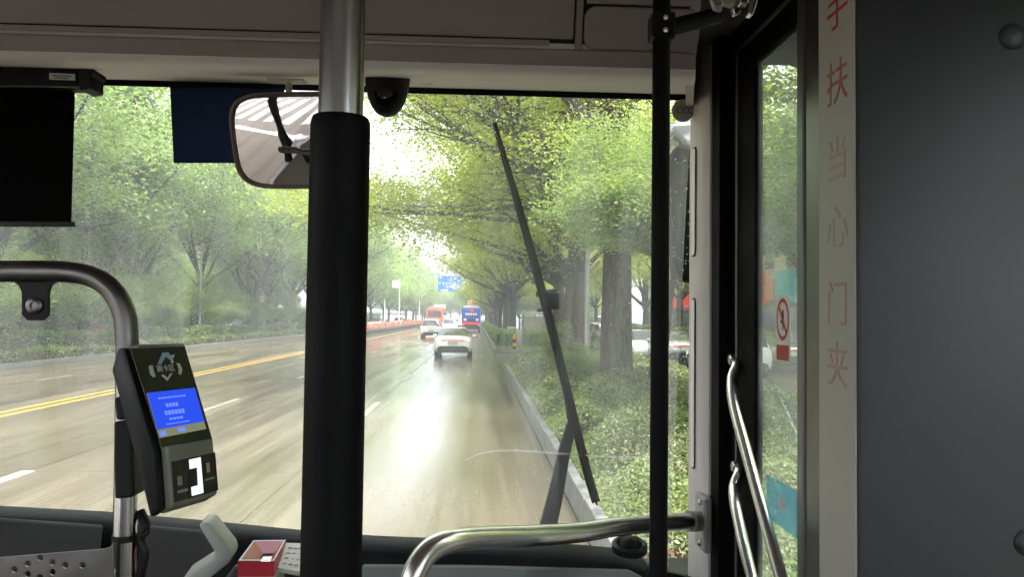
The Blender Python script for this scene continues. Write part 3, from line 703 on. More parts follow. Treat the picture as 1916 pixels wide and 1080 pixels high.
def car(kind, paint, loc_, rz, label, group=None, brake=False, plate='plate_green', detail=True):
    o = empty('parked_car' if group and 'parked' in group else 'car', loc_, rz, label, 'car', group)
    if kind == 'sedan':
        L, W, H = 4.75, .92, 1.46
        prof = [(0, .42, .78, .84, .70, .62), (.04, .34, .92, .98, .84, .74), (.18, .28, .96, 1.04, .90, .76), (.5, .24, .96, 1.07, .92, .76), (.95, .22, .96, 1.25, .925, .69), (1.5, .2, .96, 1.42, .925, .64), (2.3, .2, .95, 1.465, .925, .63), (2.9, .2, .94, 1.42, .92, .64), (3.35, .2, .93, 1.20, .92, .70), (3.75, .2, .91, .98, .92, .78), (4.3, .22, .80, .86, .90, .78), (4.65, .26, .66, .72, .80, .66), (4.75, .34, .55, .6, .66, .5)]
        gs, rgl, fgl = (4, 5, 6, 7), (3, 4), (7, 8); wy = (.92, 3.82); wr = .335
    else:
        L, W, H = 4.65, .94, 1.72
        prof = [(0, .48, .86, 1.0, .76, .66), (.05, .36, 1.02, 1.12, .88, .76), (.16, .30, 1.04, 1.40, .93, .72), (.34, .28, 1.05, 1.64, .94, .69), (.7, .26, 1.05, 1.70, .945, .68), (1.6, .24, 1.04, 1.73, .945, .68), (2.5, .24, 1.03, 1.70, .945, .68), (2.95, .24, 1.02, 1.50, .94, .70), (3.4, .24, 1.0, 1.14, .94, .78), (4.1, .26, .92, 1.0, .92, .78), (4.5, .3, .78, .86, .84, .7), (4.65, .4, .64, .70, .7, .55)]
        gs, rgl, fgl = (3, 4, 5, 6), (1, 2), (6, 7); wy = (.85, 3.75); wr = .36
    b_, s_, r_, f_ = car_mesh(L, W, prof, gs, rgl, fgl)
    finish('body', b_, paint, o, True); finish('side_window', s_, 'car_glass', o, True); finish('rear_window', r_, 'car_glass', o, True); finish('windscreen', f_, 'car_glass', o, True)
    for s in (-1, 1):
        for y in wy: wheel(o, s*(W-.12), y, wr, .23)
        zt = .88 if kind == 'sedan' else .98
        MB().prism([(s*.36, -.02, zt), (s*.80, .05, zt+.015), (s*.82, .07, zt-.09), (s*.60, .0, zt-.075), (s*.36, -.012, zt-.045)], (0, .09, 0)).build('taillight', 'brake_red' if brake else 'tail_red', o)
        MB().prism([(s*.55, L-.02, .66), (s*.82, L-.22, .70), (s*.82, L-.22, .60), (s*.55, L-.02, .58)], (0, -.06, 0)).build('headlight', 'sign_white', o)
        MB().box((s*(W+.09), 2.95 if kind == 'sedan' else 2.8, 1.02), (.2, .12, .14)).build('wing_mirror', paint, o, bevel=.03)
    MB().prism([(-.72, -.035, .52), (-.60, -.05, .58), (.60, -.05, .58), (.72, -.035, .52), (.78, .0, .30), (-.78, .0, .30)], (0, .14, 0)).build('rear_bumper', 'car_trim', o)
    MB().box((0, -.035, .74), (.46, .03, .15)).build('number_plate', plate, o)
    MB().box((0, -.03, .865 if kind == 'sedan' else .96), (.7, .03, .035)).build('light_bar', 'brake_red' if brake else 'tail_red', o)
    return o
car('sedan', 'car_white', (-1.13, 37.2, 0), 0, 'white sedan with green plate driving ahead in our lane')
car('suv', 'car_white', (-4.05, 69, 0), 0, 'white off road style car in the middle lane past the sedan')
far = 'white cars queuing far ahead'
for i, (x, y, k) in enumerate([(-3.3, 96, 'suv'), (-3.7, 112, 'sedan'), (-3.3, 128, 'suv'), (-3.5, 145, 'sedan'), (-6.6, 140, 'suv'), (-.9, 128, 'suv')]):
    car(k, 'car_white', (x, y, 0), 0, ['nearest small white car in the queue, its brake lights red', 'second white car in the hazy queue between the buses', 'third white car in the hazy queue between the buses', 'farthest white car of the middle lane queue', 'white car queuing beyond the orange bus', 'white car queuing beyond the blue bus'][i], far, brake=(i == 0))
onc = 'oncoming cars past the flower fence'
for i, (x, y, k, c) in enumerate([(-13.6, 88, 'sedan', 'car_grey'), (-13.8, 104, 'suv', 'car_white'), (-14, 118, 'sedan', 'car_white'), (-13.6, 134, 'suv', 'car_white'), (-11.4, 126, 'sedan', 'car_white')]):
    car(k, c, (x, y+4.7, 0), math.pi, 'dark oncoming car at the near end of the flower fence' if i == 0 else '%s white oncoming car behind the red flowers of the fence' % ['', 'nearest tall', 'nearest low', 'farther tall', 'farther low'][i], None if i == 0 else onc)
pk = 'cars parked along the far lane'
for i, (px, Y, k, c, lab) in enumerate([(45, 33, 'sedan', 'car_white', 'white car parked behind the hedge at the far left'), (135, 36, 'sedan', 'car_black', 'black car parked behind the hedge next to the white one'), (280, 46, 'suv', 'car_grey', 'grey car parked behind the hedge above the card reader'), (505, 75, 'sedan', 'car_white', 'white car far behind the hedge beside the thick pole'), (555, 88, 'suv', 'car_white', 'white tall car farthest behind the hedge by the pole')]):
    t = PY(px, 620, Y); car(k, c, (min(-21.8, t.x), Y, 0), math.pi*(i % 2), lab, pk)
sp = 'cars parked in the side street'
for i, (x, y, k, c, lab) in enumerate([(8.6, 18, 'sedan', 'car_white', 'white car parked in the side street seen through the door glass'), (9.0, 25.5, 'suv', 'car_white', 'white tall car parked beyond the thick trunk'), (9.0, 33, 'sedan', 'car_silver', 'silver car parked behind the grey pole'), (8.2, 41, 'sedan', 'car_white', 'white car parked past the driveway'), (8.4, 50, 'suv', 'car_black', 'black car parked past the driveway in the side street'), (8.4, 58, 'sedan', 'car_white', 'far white car parked beyond the black one'), (12, 21, 'suv', 'car_white', 'white tall car at the side street\'s far edge by the shops'), (12, 29, 'sedan', 'car_grey', 'grey car at the side street\'s far edge')]):
    car(k, c, (x, y, 0), 0 if i % 3 else math.pi, lab, sp)
def bus(x, y, paint, label, blue):
    o = empty('city_bus', (x, y, 0), 0, label, 'bus'); h = 3.2
    MB().box((0, 5.5, .35+h/2-.2), (2.5, 11, h-.3)).build('body', paint, o, bevel=.14, seg=3, smooth=True)
    MB().box((0, -.02, 2.35), (2.0, .06, .95)).build('rear_window', 'car_glass' if not blue else 'bus_blue', o, bevel=.02)
    for s in (-1, 1):
        for k in range(5): MB().box((s*1.24, 1.6+k*2, 2.15), (.05, 1.8, .95)).build('side_window', 'car_glass', o)
        for yy_ in (2.6, 8.6): wheel(o, s*1.1, yy_, .48, .28)
        MB().box((s*1.02, -.03, 1.0), (.2, .06, .3)).build('taillight', 'brake_red', o)
        MB().box((s*1.42, 10.7, 2.3), (.12, .2, .5)).build('wing_mirror', 'car_trim', o)
    MB().box((0, -.03, .5), (2.3, .12, .34)).build('rear_bumper', 'car_trim', o, bevel=.03)
    if blue:
        MB().box((0, -.04, 1.12), (2.1, .06, .30)).build('red_band', 'shop_red', o)
        MB().box((0, -.06, .80), (1.9, .06, .3)).build('engine_grille', 'car_trim', o)
        e = MB()
        for k in range(5): e.box((-.62+k*.31, -.06, 2.35), (.22, .03, .26))
        for k in (-.8, .8): e.box((k, -.06, 1.62), (.35, .03, .28))
        e.build('advert_lettering', 'sign_white', o); MB().box((0, -.06, 1.58), (1.0, .04, .32)).build('vent', 'car_trim', o)
        M = Matrix.Translation((0, -.05, 2.83)) @ Matrix.Rotation(math.pi/2, 4, 'X'); MB().lathe([(0, .03), (.26, .03), (.28, 0)], 16, M).build('emblem', 'shop_red', o)
        MB().box((0, 5, 3.32), (2.0, 7, .28)).build('roof_unit', 'sign_white', o, bevel=.08)
    else:
        MB().box((0, -.05, 2.95), (1.5, .05, .22)).build('route_display', 'shop_red', o); MB().box((0, -.04, 1.35), (1.9, .05, .7)).build('engine_cover', 'bus_orange', o)
        MB().box((0, 5, 3.3), (2.0, 8, .25)).build('roof_unit', 'bus_orange', o, bevel=.08)
bus(-.75, 103, 'bus_blue', 'blue city bus with red band ahead in our lane', True)
bus(-6.4, 118, 'bus_orange', 'orange red city bus ahead in the inner lane', False)
# tall white lorry in front of the blue bus
o = empty('box_lorry', (-.6, 150, 0), 0, 'tall white lorry with orange top showing above the blue bus', 'lorry')
MB().box((0, 3, 2.9), (2.5, 6, 4.4)).build('cargo_box', 'sign_white', o, bevel=.06); MB().box((0, -.03, 4.6), (2.3, .06, .8)).build('top_panel', 'shop_orange', o)
for s in (-1, 1): wheel(o, s*1.05, 1.2, .5, .3)
MB().box((0, 7.2, 1.7), (2.4, 2.0, 2.4)).build('cab', 'sign_white', o, bevel=.15)

# ================================================================== BUILDINGS
def building(name, x, y0, y1, h, face, wallm, signs, label, floors=3, depth=10):
    """street facade on the plane X = x, looking along face (-1 or +1)"""
    o = empty(name, (x, y0, .1), 0, label, 'building'); Lb = y1-y0
    MB().box((-face*depth/2, Lb/2, h/2), (depth, Lb-.06, h)).build('wall', wallm, o)
    MB().box((-face*(depth/2-.2), Lb/2, h+.15), (depth+.3, Lb-.02, .3)).build('roof', 'wall_grey', o)
    nb = max(2, int(Lb/3.2)); wm = MB().box((0, 0, 0), (.1, 1.7, 1.5)).mesh('window'); wm.materials.append(MATS['wall_pale'])
    pm_ = MB().box((0, 0, 0), (.06, 1.5, 1.3)).mesh('pane'); pm_.materials.append(MATS['win_dark'])
    sh = MB().box((0, 0, 0), (.1, Lb/nb-.5, 2.5)).mesh('shopfront'); sh.materials.append(MATS['win_dark'])
    for k in range(nb):
        yk = (k+.5)*Lb/nb; q = bpy.data.objects.new('shopfront', sh); COL.objects.link(q); q.parent = o; q.location = (face*.04, yk, 1.45)
        for fl_ in range(1, floors):
            q = bpy.data.objects.new('window', wm); COL.objects.link(q); q.parent = o; q.location = (face*.03, yk, 1.2+fl_*3.5+1.2)
            r_ = bpy.data.objects.new('pane', pm_); COL.objects.link(r_); r_.parent = q; r_.location = (face*.04, 0, 0)
    for (ya, yb_, za, zb_, m_) in signs:
        MB().box((face*.2, (ya+yb_)/2, (za+zb_)/2), (.3, yb_-ya, zb_-za)).build('signboard', m_, o, bevel=.02)
    return o
building('shop_building', 19, 14, 33, 12, -1, 'wall_grey', [(.5, 6, 3.1, 4.4, 'shop_cyan'), (6.4, 10.5, 3.1, 4.3, 'shop_orange'), (11, 18.6, 3.1, 4.6, 'shop_red')], 'grey shop building with cyan and red signboards beyond the side street')
building('shop_building', 19, 34, 58, 14, -1, 'wall_tan', [(.4, 7, 3.0, 4.6, 'shop_red'), (7.3, 11, 3.0, 4.4, 'shop_cyan'), (11.2, 13.8, 3.0, 5.0, 'shop_cyan'), (14, 15.6, 3.2, 4.6, 'shop_orange'), (15.8, 18.4, 3.0, 3.8, 'shop_red'), (16.4, 17.4, 4.2, 5.2, 'shop_red'), (18.6, 23.5, 3.6, 4.8, 'shop_blue')], 'tan shop building with red and blue signboards behind the thick trunk')
building('shop_building', 19.4, 59, 90, 13, -1, 'wall_pale', [(.4, 9, 3.0, 4.2, 'shop_orange'), (10, 20, 3.0, 4.3, 'shop_red'), (21, 30, 3.0, 4.3, 'shop_green')], 'pale shop building farther along the side street')
building('shop_building', 19, -16, 13, 11, -1, 'wall_pale', [(2, 12, 3.0, 4.2, 'shop_blue'), (13, 22, 3.0, 4.2, 'shop_green'), (23, 28.5, 3.0, 4.3, 'shop_red')], 'pale shop building beside the bus across the side street')
building('shop_building', -36, 10, 45, 14, 1, 'wall_pale', [(2, 14, 3.0, 4.2, 'shop_orange'), (16, 30, 3.0, 4.2, 'shop_red')], 'pale building behind the trees at the far left')
building('shop_building', -36, 46, 84, 16, 1, 'wall_grey', [(2, 14, 3.0, 4.4, 'shop_red'), (30, 37, 6, 8.2, 'shop_green')], 'grey building with a green sign behind the far trees')
building('shop_building', -36, 85, 130, 15, 1, 'wall_tan', [(2, 20, 3.0, 4.2, 'shop_orange')], 'tan building farther behind the far trees')
sb = empty('hanging_sign', (15.6, 36, .1), 0, 'pink lit vertical sign on a post by the shops', 'shop sign')
MB().tube([(0, 0, 0), (0, 0, 3.4)], .06, 8).build('post', 'post_grey', sb); MB().box((0, -.1, 2.7), (.5, .12, 1.3)).build('board', 'shop_pink', sb, bevel=.02)
def tower(px0, px1, pytop, Y, m_, label):
    a, c = PY(px0, pytop, Y), PY(px1, pytop, Y); o = empty('tower_block', ((a.x+c.x)/2, Y, 0), 0, label, 'building'); wd = c.x-a.x
    MB().box((0, 10, a.z/2), (wd, 20, a.z)).build('wall', m_, o); MB().box((0, 10, a.z+1), (wd*.6, 12, 2)).build('roof_house', 'wall_pale', o)
    me = MB().box((0, 0, 0), (wd-.6, .2, 1.3)).mesh('window_band'); me.materials.append(MATS['win_dark'])
    for k in range(int(a.z/3.4)-1):
        q = bpy.data.objects.new('window_band', me); COL.objects.link(q); q.parent = o; q.location = (0, -.05, 3+k*3.4)
tower(776, 791, 488, 330, 'wall_pale', 'pale slim tower block at the end of the road')
tower(793, 806, 498, 350, 'tower_blue', 'bluish tower block beside the pale one at the road\'s end')
tower(700, 765, 548, 420, 'wall_pale', 'broad low pale block at the end of the road')

# ================================================================== HAZE
hz = MB().box((0, 600, 32), (1304, 1604, 67)).build('haze', 'soil'); hz['kind'] = 'stuff'; hz['label'] = 'pale rain haze filling the street'; hz['category'] = 'haze'
m, t, o = newmat('haze'); pv = N(t, 'ShaderNodeVolumePrincipled', Density=.0016, Anisotropy=.2); pv.inputs['Color'].default_value = (.93, .96, 1, 1); t.links.new(pv.outputs[0], o.inputs['Volume'])
m.cycles.homogeneous_volume = True; hz.data.materials.clear(); hz.data.materials.append(m)
# ================================================================== THE BUS WE RIDE IN
def reroot(root, base):
    base = Vector(base); root.location = base
    for c in root.children: c.location = Vector(c.location)-base
    return root
bus_in = empty('bus_cabin', (0, 0, 0), 0, 'cabin of the bus we ride in, with beige header and black dashboard', 'bus')
XL, XR = -1.72, .92  # unseen right wall set outward so more window light reaches the partition
WT, WB = Vector((0, 2.05, 2.615)), Vector((0, 2.27, 1.28)); WN = Vector((0, (WT-WB).z, -(WT-WB).y)).normalized()   # windscreen plane, normal ahead
WUP = (WT-WB).normalized()
def WS(px, py, off=0.): return PP(px, py, WT+WN*off, WN)
ROTW = Matrix((Vector((1, 0, 0)), WN, WUP)).transposed()
FT = Vector((0, 1.45, PY(540, 111, 1.45).z)); FUP = Vector((0, -.30, .92)).normalized(); FNR = Vector((1, 0, 0)).cross(FUP)                   # header plane, normal to the cabin
ROTF = Matrix((Vector((1, 0, 0)), FUP, FNR)).transposed(); FM = frame(FT, (1, 0, 0), FUP)
def fuv(px, py):
    p = PP(px, py, FT, FNR)-FT; return p.x, p.dot(FUP)
# --- shell
MB().box(((XL+XR)/2, -3.3, 3.03), (XR-XL+.2, 10.6, .1)).build('roof', 'fascia', bus_in)
MB().box(((XL+XR)/2, -3.4, .36), (XR-XL+.2, 10.9, .1)).build('floor', 'dash_grey', bus_in)
MB().box(((XL+XR)/2, -8.6, .85), (XR-XL+.2, .1, .9)).build('back_wall', 'fascia', bus_in); MB().box(((XL+XR)/2, -8.6, 2.75), (XR-XL+.2, .1, .5)).build('back_header', 'fascia', bus_in); MB().box(((XL+XR)/2, -8.6, 1.9), (XR-XL, .008, 1.2)).build('added_back_window', 'window', bus_in)  # unseen rear window, added to bring more daylight into the cabin
for s, x in ((-1, XL-.04), (1, XR+.04)):
    y1 = 2.2 if s < 0 else .93
    MB().box((x, (y1-8.6)/2, .78), (.08, y1+8.6, .75)).build('side_wall', 'fascia', bus_in)
    MB().box((x, (y1-8.6)/2, 2.74), (.08, y1+8.6, .52)).build('side_header', 'fascia', bus_in)
    for k in range(5):
        yk = y1-.05-k*2.05
        if k or s > 0: MB().box((x, yk, 1.82), (.08, .1 if s < 0 else .16, 1.33)).build('window_post', 'black_plastic', bus_in)
        if k < 4: MB().box((x, yk-1.02, 1.82), (.008, 1.94, 1.32)).build('side_window', 'lightly_tinted' if s < 0 and k < 2 else 'tinted', bus_in)
MB().box((XL+.02, 1.95, 1.7), (.14, .5, 2.6)).build('corner_post', 'black_plastic', bus_in)
MB().box(((XL+.70)/2, 2.36, .75), (.70-XL+.2, .16, 1.0)).build('front_panel', 'black_plastic', bus_in)
MB().box(((XL+.70)/2, 2.0, 2.86), (.70-XL+.2, .5, .30)).build('front_dome', 'fascia', bus_in)
# --- windscreen
zc = (WT+WB)/2; Lw = (WT-WB).length
ws = MB().box(((XL+.57)/2, zc.y, zc.z), (.57-XL, .006, Lw), ROTW).build('windscreen', 'windscreen', bus_in)
# black printed border and seal under the header
a0, a1 = WS(0, 158), WS(0, 172); bt = MB(); bt.box(((XL+.57)/2, 0, 0), (.57-XL, .006, .017), ROTW); 
o = bt.build('windscreen_seal', 'rubber', bus_in); m_ = WS(640, 165, -.008); o.location = (0, m_.y, m_.z)
# --- header: backing board, panels set proud of it with open gaps
UL, UR = XL, PY(1301, 100, 1.45).x
def fpan(name, u0, v0, u1, v1, d0, d1, m, r=0., bevel=.003, parent=bus_in):
    pts = rrect(u0, v0, u1, v1, r, 5) if r else [(u0, v0), (u1, v0), (u1, v1), (u0, v1)]
    P = [FM @ Vector((u, v, d0)) for u, v in pts]
    return MB().prism(P, FNR*(d1-d0)).build(name, m, parent, bevel=bevel)
vl1 = fuv(540, 69)[1]; vl2 = fuv(540, 77)[1]
fpan('header_backing', UL, -.0, UR, .5, -.03, -.012, 'groove', bevel=0)
ux, uy = fuv(1073, 60)[0], fuv(1093, 60)[0]; vb = fuv(1082, 88)[1]
fpan('header_lower_rail', UL, 0, UR, vb-.004, -.012, .002, 'fascia', bevel=.004)
fpan('header_hatch', UL, vb+.014, ux, .5, -.012, .004, 'fascia', bevel=.003)
fpan('hinge_strip', UL, vb+.002, fuv(1028, 80)[0], vb+.0115, -.012, .000, 'fascia', bevel=.001)
fpan('header_strip', ux+.004, vb-.003, uy-.003, .5, -.012, .0005, 'fascia', bevel=.002)
fpan('header_panel', uy, vb-.003, UR, fuv(1150, 12)[1], -.012, .007, 'fascia', r=.02, bevel=.004)
fpan('header_upper', uy+.003, fuv(1150, 12)[1]+.004, UR, .5, -.012, .003, 'fascia', bevel=.003)
# soffit between header and glass, with a rolled front lip
b0, b1 = FT+FNR*.002, WS(640, 160, -.004)
sof = MB(); prof = [(b0.y, b0.z), (b0.y+.012, b0.z-.006), (b0.y+.03, b0.z-.008), ((b0.y+b1.y)/2, (b0.z+b1.z)/2-.003), (b1.y, b1.z), (b1.y+.01, b1.z+.08), (b0.y, b0.z+.1)]
xr_ = lambda y: UR+(.574-UR)*max(0, (y-b0.y))/(b1.y-b0.y)
np_ = len(prof); sof.add([(UL, y, z) for y, z in prof]+[(xr_(y), y, z) for y, z in prof], [tuple(range(np_)), tuple(range(2*np_-1, np_-1, -1))]+[(i, np_+i, np_+(i+1) % np_, (i+1) % np_) for i in range(np_)])
sof.build('soffit', 'soffit', bus_in, smooth=True)
MB().prism([(UR, b0.y, b0.z+.012), (.575, 2.05, b0.z+.1), (.575, 2.05, 2.99), (UR, b0.y-.16, 2.99)], (-.02, 0, 0)).build('header_cheek', 'pillar', bus_in)
# --- right front pillar with two slots
Q = [(.574, 2.075), (.574, 2.03), (.577, 1.985), (.581, 1.96), (.590, 1.945), (.66, 1.945), (.66, 2.1)]
MB().prism([(x, y, 1.0) for x, y in Q], (0, 0, 2.0)).build('front_pillar', 'pillar', bus_in, smooth=True)
for y0_, y1_ in ((272, 475), (560, 882)):
    za, zb_ = PX(1308, y0_, .575).z, PX(1308, y1_, .575).z
    MB().prism([(.5735, y, z) for y, z in rrect(2.012, zb_-.004, 2.05, za+.004, .014)], (-.0012, 0, 0)).build('slot_rim', 'groove', bus_in)
    MB().prism([(.5725, y, z) for y, z in rrect(2.016, zb_, 2.046, za, .011)], (-.002, 0, 0)).build('slot_cover', 'soffit', bus_in)
MB().box((.63, 1.905, 1.75), (.075, .06, 2.4)).build('door_jamb', 'black_matte', bus_in)
MB().box((.72, 1.55, 2.83), (.2, .82, .33)).build('door_header', 'black_matte', bus_in)
# --- dashboard (loft along X)
SIL = [(-260, 938), (0, 947), (200, 958), (400, 976), (560, 992), (700, 1003), (900, 1011), (1060, 1018), (1150, 1026), (1200, 1042), (1228, 1075), (1240, 1120)]
prf = [(.05, -.03), (.0, 0), (-.035, -.003), (-.06, -.010), (-.075, -.025), (-.085, -.05), (-.10, -.12), (-.12, -.15), (-.17, -.165), (-.34, -.175), (-.38, -.20), (-.39, -.6)]
dm = MB(); rows = []
for px, py in SIL:
    q = PY(px, py, 2.14); rows.append([(q.x, q.y+dy, q.z+dz) for dy, dz in prf])
n = len(prf); V = [p for r in rows for p in r]; dm.add(V, [(i*n+k, i*n+k+1, (i+1)*n+k+1, (i+1)*n+k) for i in range(len(rows)-1) for k in range(n-1)])
dm.build('dashboard', 'dash', bus_in, smooth=True)
# lighter tray in front of the windscreen, right half
def px_panel(name, pts, Y, m, thick=.02, bevel=.003, parent=bus_in, tilt=0.):
    P = []
    for px, py in pts:
        q = PY(px, py, Y+(py-1000)*tilt); P.append(q)
    return MB().prism(P, (0, thick, 0)).build(name, m, parent, bevel=bevel)
px_panel('dash_tray', [(676, 1062), (900, 1064), (1180, 1072), (1222, 1095), (1222, 1130), (676, 1130)], 1.62, 'dash_shelf', tilt=-.0016)
px_panel('instrument_panel', [(-60, 968), (188, 986), (180, 1060), (-60, 1075)], 1.95, 'dash_grey', bevel=.006, tilt=-.0012)
px_panel('console_panel', [(262, 985), (372, 995), (420, 1035), (345, 1110), (250, 1110)], 1.90, 'dash_grey', bevel=.006, tilt=-.0012)
px_panel('console_ledge', [(438, 1060), (560, 1058), (560, 1110), (400, 1110)], 1.55, 'dash_top', bevel=.006)
# angular light grey trim handle
tr_ = []
ch_o = [(372, 982), (393, 982), (433, 1035), (432, 1052), (372, 1094), (338, 1094)]; ch_i = [(345, 1078), (395, 1042), (398, 1034)]
MB().prism([PY(x, y, 1.72) for x, y in [(370, 984), (382, 979), (394, 983), (431, 1030), (434, 1044), (428, 1056), (372, 1100), (335, 1100), (345, 1079), (398, 1045), (401, 1036)]], (0, .05, .01)).build('trim_handle', 'trim_grey', bus_in, bevel=.006, smooth=True)
# round vent on the dash
q = PY(1178, 1022, 1.98); M = Matrix.Translation(q) @ Matrix.Rotation(R(12), 4, 'X')
MB().lathe([(.045, -.012), (.045, .004), (.038, .010), (.032, .006), (.030, -.004)], 24, M).build('vent_ring', 'black_plastic', bus_in, smooth=True)
MB().lathe([(.030, -.004), (.024, .014), (.012, .022), (0, .024)], 20, M).build('vent_ball', 'dash', bus_in, smooth=True)
# paper-thin reflection-free black end of the dash
px_panel('dash_end', [(1215, 1062), (1300, 1085), (1300, 1140), (1190, 1140)], 1.95, 'black_plastic')

# ================================================================== POLES AND RAILS
b = PY(636, 300, .60); px_ = b.x
pole = empty('stanchion', (px_, .6, .41), 0, 'thick vertical steel pole with black rubber sleeve in the foreground', 'handrail pole')
zs = PY(637, 224, .60).z-.41
MB().tube([(0, 0, 0), (0, 0, 2.57)], .0172, 32).build('shaft', 'steel_brushed', pole, smooth=True)
MB().lathe([(.0174, zs+.002), (.0215, zs+.001), (.0226, zs-.003), (.0228, zs-.01), (.0231, 0)], 32).build('rubber_sleeve', 'black_sleeve', pole, smooth=True)
b = PY(1235, 500, 1.22)
pole2 = empty('door_pole', (b.x, 1.22, .41), 0, 'slim black vertical pole in front of the right windscreen edge', 'handrail pole')
MB().tube([(0, 0, 0), (0, 0, 2.57)], .0142, 24).build('shaft', 'black_sleeve', pole2, smooth=True)
zc_ = PY(1237, 52, 1.22).z-.41
MB().box((0, 0, zc_), (.038, .038, .042)).build('clamp', 'black_plastic', pole2, bevel=.004)
arm_e = PY(1345, 28, 1.25)-Vector((b.x, 1.22, .41))
MB().tube([Vector((.01, .0, zc_)), Vector((.01, 0, zc_)).lerp(arm_e, .5), arm_e], .0135, 16).build('arm', 'black_plastic', pole2, smooth=True)
for dz in (.010, -.010):
    MB().lathe([(.0042, .0), (.0042, .002), (0, .003)], 12, Matrix.Translation((.002, -.0193, zc_+dz)) @ Matrix.Rotation(math.pi/2, 4, 'X')).build('bolt', 'steel', pole2, smooth=True)
# hinge hardware over the door
hg = empty('hinge_hardware', PY(1362, 14, 1.24), 0, 'cluster of bare metal hinge pieces at the top corner of the door', 'hardware')
for (x, y, z, sx, sy, sz, m_) in [(-.018, 0, .004, .012, .02, .03, 'steel'), (.0, 0, .012, .022, .02, .016, 'cream_plastic'), (.028, .01, .02, .014, .02, .022, 'steel'), (.012, 0, -.006, .012, .012, .012, 'steel_brushed'), (.045, .01, .01, .008, .02, .04, 'steel')]:
    MB().box((x, y, z), (sx, sy, sz), Matrix.Rotation(rng.uniform(-.5, .5), 3, 'Y')).build('hinge_piece', m_, hg, bevel=.002)
MB().tube([(-.026, -.01, -.008), (-.032, -.012, .008), (-.024, -.01, .02)], .003, 8).build('clip', 'white_plastic', hg)
# dashboard grab rail
gp = [PY(1300, 976, 1.92), PY(1225, 980, 1.83), PY(1150, 987, 1.72), PY(1085, 997, 1.63), PY(1000, 1003, 1.53), PY(900, 1007, 1.43), PY(845, 1013, 1.38), PY(806, 1030, 1.35), PY(782, 1060, 1.33), PY(768, 1100, 1.32), PY(762, 1160, 1.31)]
gr = empty('grab_rail', (0, 0, 0), 0, 'bent stainless steel grab rail running along the dashboard to the pillar', 'handrail')
MB().tube(bez(gp, 6), .0205, 24).build('tube', 'steel', gr, smooth=True)
d = (gp[0]-gp[1]).normalized(); 
MB().tube([gp[0]-d*.02, gp[0]+d*.035], .025, 20).build('socket', 'grey_plastic', gr, smooth=True)
MB().prism([Vector((gp[0].x+.018, y, z)) for y, z in [(1.90, gp[0].z-.075), (1.985, gp[0].z-.075), (1.985, gp[0].z+.06), (1.90, gp[0].z+.06)]], (.02, 0, 0)).build('flange', 'grey_plastic', gr, bevel=.006)
for dz in (-.055, .045): MB().lathe([(.008, 0), (.008, .006), (.004, .009), (0, .009)], 10, Matrix.Translation((gp[0].x+.018, 1.925, gp[0].z+dz)) @ Matrix.Rotation(-math.pi/2, 4, 'Y')).build('bolt', 'steel', gr, smooth=True)
reroot(gr, gp[-1])
# driver's rail with the arch
YR = 1.30
rp = [PY(-160, 508, YR), PY(0, 508, YR), PY(120, 509, YR), PY(175, 519, YR), PY(212, 546, YR), PY(233, 588, YR), PY(238, 640, YR), PY(238, 700, YR), PY(235, 940, YR), PY(232, 1080, YR), PY(231, 1200, YR)]
dr = empty('driver_rail', (0, 0, 0), 0, 'dark steel tube arch of the driver\'s partition carrying the card reader', 'handrail')
MB().tube(bez(rp[:8], 8), .0178, 24).build('arch', 'steel_dark', dr, smooth=True)
MB().tube(bez(rp[7:], 4), .0180, 24).build('upright', 'steel_brushed', dr, smooth=True)
# hanging bracket with bolt
P = [PY(x, y, YR) for x, y in [(22, 526), (108, 526), (96, 534), (91, 548), (91, 590), (80, 600), (50, 600), (40, 590), (40, 548), (34, 534)]]
MB().prism(P, (0, .006, 0)).build('bracket', 'black_plastic', dr, bevel=.0015)
q = PY(65, 572, YR); MB().lathe([(.0135, 0), (.0135, .003), (.009, .006), (.005, .006), (.004, .003), (0, .003)], 20, Matrix.Translation(q) @ Matrix.Rotation(math.pi/2, 4, 'X')).build('bolt', 'steel_dark', dr, smooth=True)
# cable tie round the upright and cable
q = PY(234, 1006, YR); MB().lathe([(.0182, -.005), (.0196, -.005), (.0196, .005), (.0182, .005)], 24, Matrix.Translation(q)).build('cable_tie', 'black_plastic', dr)
MB().tube(bez([PY(262, 958, YR+.01), PY(272, 985, YR), PY(262, 1010, YR), PY(270, 1035, YR), PY(266, 1062, YR), PY(256, 1110, YR)], 6), .008, 10).build('cable', 'black_plastic', dr, smooth=True)
MB().tube(bez([PY(264, 1005, YR-.01), PY(275, 1000, YR-.015), PY(278, 990, YR-.01)], 4), .003, 6).build('tie_tail', 'black_plastic', dr)
for pts, nm in (([(211, 790), (246, 786), (250, 932), (213, 936)], 'reader_clamp'), ([(212, 744), (240, 742), (242, 786), (216, 788)], 'clamp_lug')):
    MB().prism([PY(x, y, YR-.024) for x, y in pts], (0, .05, 0)).build(nm, 'black_plastic', dr, bevel=.005)
# perforated plate at the bottom left
MP = frame(PY(0, 1050, 1.27), (1, 0, 0), (0, 0, 1)); IM = MP.inverted()
def l2(px, py): v = IM @ PP(px, py, MP.translation, Vector((0, 1, 0))); return (v.x, v.y)
outer = [l2(-140, 1048), l2(0, 1044), l2(195, 1028), l2(207, 1024), l2(214, 1013), l2(216, 1150), l2(-140, 1150)]
hs_ = [circ(*l2(x, y), .0052) for x, y in [(28, 1066), (53, 1055), (76, 1044), (99, 1053), (53, 1075), (76, 1081), (99, 1071), (123, 1058), (155, 1058)]]
plane_with_holes('perforated_plate', outer, hs_, .004, 'steel_dark', MP, dr)
reroot(dr, rp[-1])

